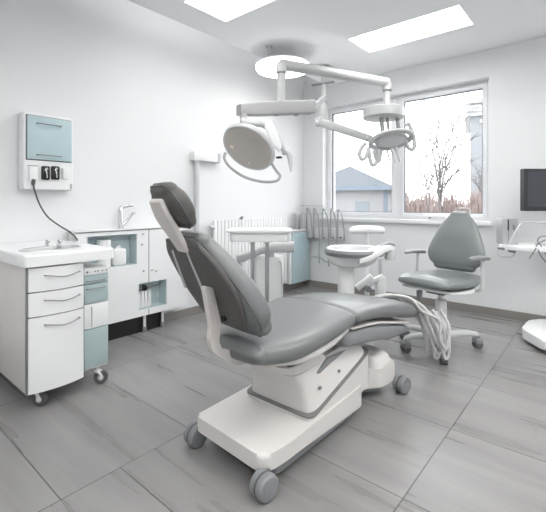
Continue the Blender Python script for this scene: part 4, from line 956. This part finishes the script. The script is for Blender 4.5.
# riser + long tube + drop
jl = at(281.5, 67, 3.38); jr = at(387, 86, 3.89); jr.z = jl.z
b = new(); cyl(b, (jl.x, jl.y, at(281, 104, 3.38).z), (jl.x, jl.y, jl.z-0.05), 0.036, seg=24); obj('riser', b, 'arm', t)
b = new(); cyl(b, (jl.x, jl.y, jl.z-0.062), (jl.x, jl.y, jl.z-0.05), 0.038, seg=24); cyl(b, (jr.x, jr.y, jr.z-0.066), (jr.x, jr.y, jr.z-0.052), 0.038, seg=24); obj('joint_ring', b, 'grey', t)
dv = (jr-jl).normalized()
b = new(); tube(b, [jl-Zt*0.05, jl-Zt*0.012, jl+dv*0.012+Zt*0.016, jl+dv*0.05+Zt*0.022, jl.lerp(jr, .5)+Zt*0.022, jr-dv*0.05+Zt*0.022, jr-dv*0.012+Zt*0.016, jr-Zt*0.012, jr-Zt*0.055], 0.047, 20, 5); obj('cross_arm', b, 'arm', t, smooth=60)
# lamp head
hc_ = at(249, 147.3, 3.0)
nrm = (-Fv*0.60-Rv*0.40-Zt*0.70).normalized()
dn = at(243.5, 116, 3.12)
def disc_lathe(prof, m, nm, parent, off=0.0, seg=48, lab=None): return obj(nm, lathe(new(), prof, hc_+nrm*off, nrm, seg), m, parent, smooth=50, label=lab)
hd = disc_lathe([(0.05, -0.10), (0.10, -0.09), (0.16, -0.06), (0.205, -0.025), (0.217, 0.0), (0.213, 0.014), (0.20, 0.018)], 'arm', 'lamp_head', t)
disc_lathe([(0.203, 0.0), (0.203, 0.02), (0.185, 0.026), (0.14, 0.024), (0.10, 0.026), (0.0, 0.027)], 'lens', 'lens', hd, lab='taupe reflector lens')
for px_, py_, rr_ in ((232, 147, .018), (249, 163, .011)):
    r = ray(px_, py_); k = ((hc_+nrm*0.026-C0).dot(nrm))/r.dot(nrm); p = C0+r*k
    obj('led', lathe(new(), [(rr_, -0.002), (rr_*.9, 0.002), (rr_*.5, 0.004)], p, nrm, 16), 'amber', hd, smooth=50)  # pale amber dots imitate light glinting on the lens
b = new(); tn = [hc_+nrm*0.016+0.203*(math.cos(a)*nrm.orthogonal().normalized()+math.sin(a)*nrm.cross(nrm.orthogonal().normalized())) for a in [2*math.pi*k/48 for k in range(48)]]
tube(b, tn, 0.010, 10, closed=True); obj('bezel', b, 'lgrey', hd, smooth=60)
b = new(); tube(b, [dn+Zt*0.02, dn-Zt*0.03, at(244.5, 123, 3.10), at(252, 124, 3.14), at(262, 124.5, 3.16), at(272, 131, 3.16), at(281, 143, 3.14), at(285, 154, 3.12)], [0.03, 0.03, 0.028, 0.026, 0.024, 0.024, 0.022, 0.02], 14, 5); obj('yoke', b, 'arm', t)
b = new(); pl = [at(264, 126, 3.12), at(269, 119.5, 3.12), at(272, 122, 3.12), at(282, 146, 3.12), at(280, 152, 3.12), at(272, 146, 3.12)]
vA = [b.verts.new(p-Fv*0.045) for p in pl]; vB = [b.verts.new(p+Fv*0.045) for p in pl]; b.faces.new(vA); b.faces.new(vB[::-1])
for i in range(6): b.faces.new((vA[i], vA[i-1], vB[i-1], vB[i]))
bmesh.ops.bevel(b, geom=b.edges[:], offset=0.012, segments=3, affect='EDGES'); obj('head_housing', b, 'white', hd, smooth=50)
b = new(); R_ = []
for px, py, ww in ((284, 150, .022), (287.5, 152, .024), (289.5, 156, .022), (290.5, 164, .016), (291, 172, .004)): R_.append(sring(at(px, py, 3.06), Rv, Fv, ww, 0.02, 3, 16))
loft(b, R_); obj('grip', b, 'lgrey', hd)
b = new(); tube(b, [at(225.5, 153, 2.96), at(224.5, 159, 2.94), at(231, 168, 2.90), at(245, 177, 2.86), at(262, 181.5, 2.84), at(276, 181, 2.86), at(280, 176, 2.90), at(276, 170, 2.94), at(272, 163.5, 2.98)], 0.0105, 10, 6); obj('guard_handle', b, 'arm2', hd, smooth=60)
b = new(); p = at(279, 157.5, 3.02); box(b, p.x-0.02, p.x+0.02, p.y-0.015, p.y+0.015, p.z-0.008, p.z+0.008, 0.003); obj('switch', b, 'black', hd)

# second head (instrument holder) on its own arm
t2 = thing('instrument_holder', 'ceiling-hung ring holder with hooked loops before the window', 'instrument holder', (jr.x, jr.y, jr.z-0.06))
zh1, zh0 = at(383.5, 108.5, 3.89).z, at(383.5, 118.5, 3.89).z
cH = at(383.5, 113, 3.89)
obj('drop_post', cyl(new(), (jr.x, jr.y, zh1-0.01), (jr.x, jr.y, jr.z-0.06), 0.033, seg=22), 'arm', t2)
obj('hub', lathe(new(), [(0.19, 0), (0.2, 0.008), (0.2, zh1-zh0-0.008), (0.19, zh1-zh0)], (cH.x, cH.y, zh0), (0, 0, 1), 40), 'arm', t2, smooth=50)
rc = at(391, 140, 3.85); rn = (-Fv*0.42-Zt*0.86+Rv*0.12).normalized()
ra = (Rv-rn*Rv.dot(rn)).normalized(); rb_ = rn.cross(ra)
def rp(a, r1, r2, off=0): return rc+ra*(r1*math.cos(a))+rb_*(r2*math.sin(a))+rn*off
b = new(); tube(b, [rp(2*math.pi*k/40, 0.20, 0.15) for k in range(40)], 0.026, 14, closed=True, flat=0.8); obj('ring', b, 'arm', t2, smooth=60)
b = new(); loft(b, [[rp(2*math.pi*k/40, 0.16*q, 0.11*q, o_) for k in range(40)] for q, o_ in ((0.6, -0.03), (1.0, -0.015), (1.02, 0.01), (0.95, 0.018))]); hp = obj('head_plate', b, 'arm', t2, smooth=50)
b = new(); loft(b, [[rp(2*math.pi*k/40, 0.13*q, 0.085*q, o_) for k in range(40)] for q, o_ in ((1.0, 0.01), (1.0, 0.021), (0.9, 0.022))]); obj('head_lens', b, 'lgrey', hp, smooth=50)
for px, wv in ((381, .045), (387, .03), (397, .04)):
    b = new(); beam(b, at(px, 117, 3.87), at(px+2, 134, 3.86), wv, wv, wv*.8, wv*.8, up=Fv, e=3); obj('strut', b, 'arm', t2)
for s in (0, math.pi):
    b = new(); beam(b, rp(s, 0.2, .15), rp(s, 0.13, .10), .04, .03, .04, .03, e=3); obj('spoke', b, 'arm', t2)
for pts in (((366, 143), (362, 147), (359.5, 154), (361.5, 159), (365, 158), (368, 152), (369, 147)), ((369, 150), (370, 159), (372.5, 165), (376, 163), (378, 156), (377.5, 149)), ((374, 150), (376, 158), (379, 161), (381, 150)), ((405, 125), (409, 124.5), (413, 134), (414.5, 145), (412, 149.5), (408, 147), (406, 141))):
    b = new(); tube(b, [at(x, y, 3.80) for x, y in pts], 0.019, 10, 5); obj('loop', b, 'arm', t2, smooth=60)
for (xa_, ya_), (xb_, yb_), r in (((387, 150), (390.5, 163), .010), ((391.5, 149), (395.5, 163), .013), ((395.5, 147), (400.5, 162), .018)):
    obj('rod', cyl(new(), at(xa_, ya_, 3.82), at(xb_, yb_, 3.80), r, r*.8, 12), 'lgrey', t2)
# its arm from the ceiling post
t3 = thing('support_arm', 'white tapering arm from ceiling post to the ring holder', 'support arm', (pt.x, pt.y, at(322, 121, 4.25).z))
b = new(); beam(b, at(323, 123, 4.2), at(372, 139.5, 3.92), 0.10, 0.095, 0.07, 0.07, e=4); obj('arm', b, 'arm', t3)
p = at(321, 122, 4.22); b = new(); cyl(b, p-Zt*0.045, p+Zt*0.045, 0.062, seg=24, bev=0.01); obj('elbow', b, 'arm', t3)
b = new(); cyl(b, at(315.5, 123.5, 4.2), at(323, 122, 4.2), 0.035, seg=18, bev=0.006); obj('end_cap', b, 'lgrey', t3)
p = at(366, 138, 3.9); obj('screw', cyl(new(), p-Fv*0.05, p+Fv*0.02, 0.011, seg=12), 'lgrey', t3)

# round ceiling lamp
dc = at(282.5, 68, 3.85)
t = thing('pendant_lamp', 'round flat lit pendant lamp below the ceiling near the corner', 'pendant lamp', (dc.x, dc.y, dc.z))
obj('diffuser', lathe(new(), [(0.22, -0.03), (0.255, -0.022), (0.262, 0.0), (0.255, 0.02)], dc, (0, 0, 1), 48), 'disc', t, smooth=50)
obj('housing', lathe(new(), [(0.265, 0.018), (0.265, 0.03), (0.2, 0.045), (0.05, 0.05)], dc, (0, 0, 1), 48), 'white', t, smooth=50)
p = onZ(269, 46, ZC); b = new(); cyl(b, (p.x, p.y, dc.z+0.035), (p.x, p.y, ZC), 0.018, seg=14); cyl(b, (p.x, p.y, ZC-0.012), (p.x, p.y, ZC), 0.035, seg=16); obj('stem', b, 'lgrey', t)
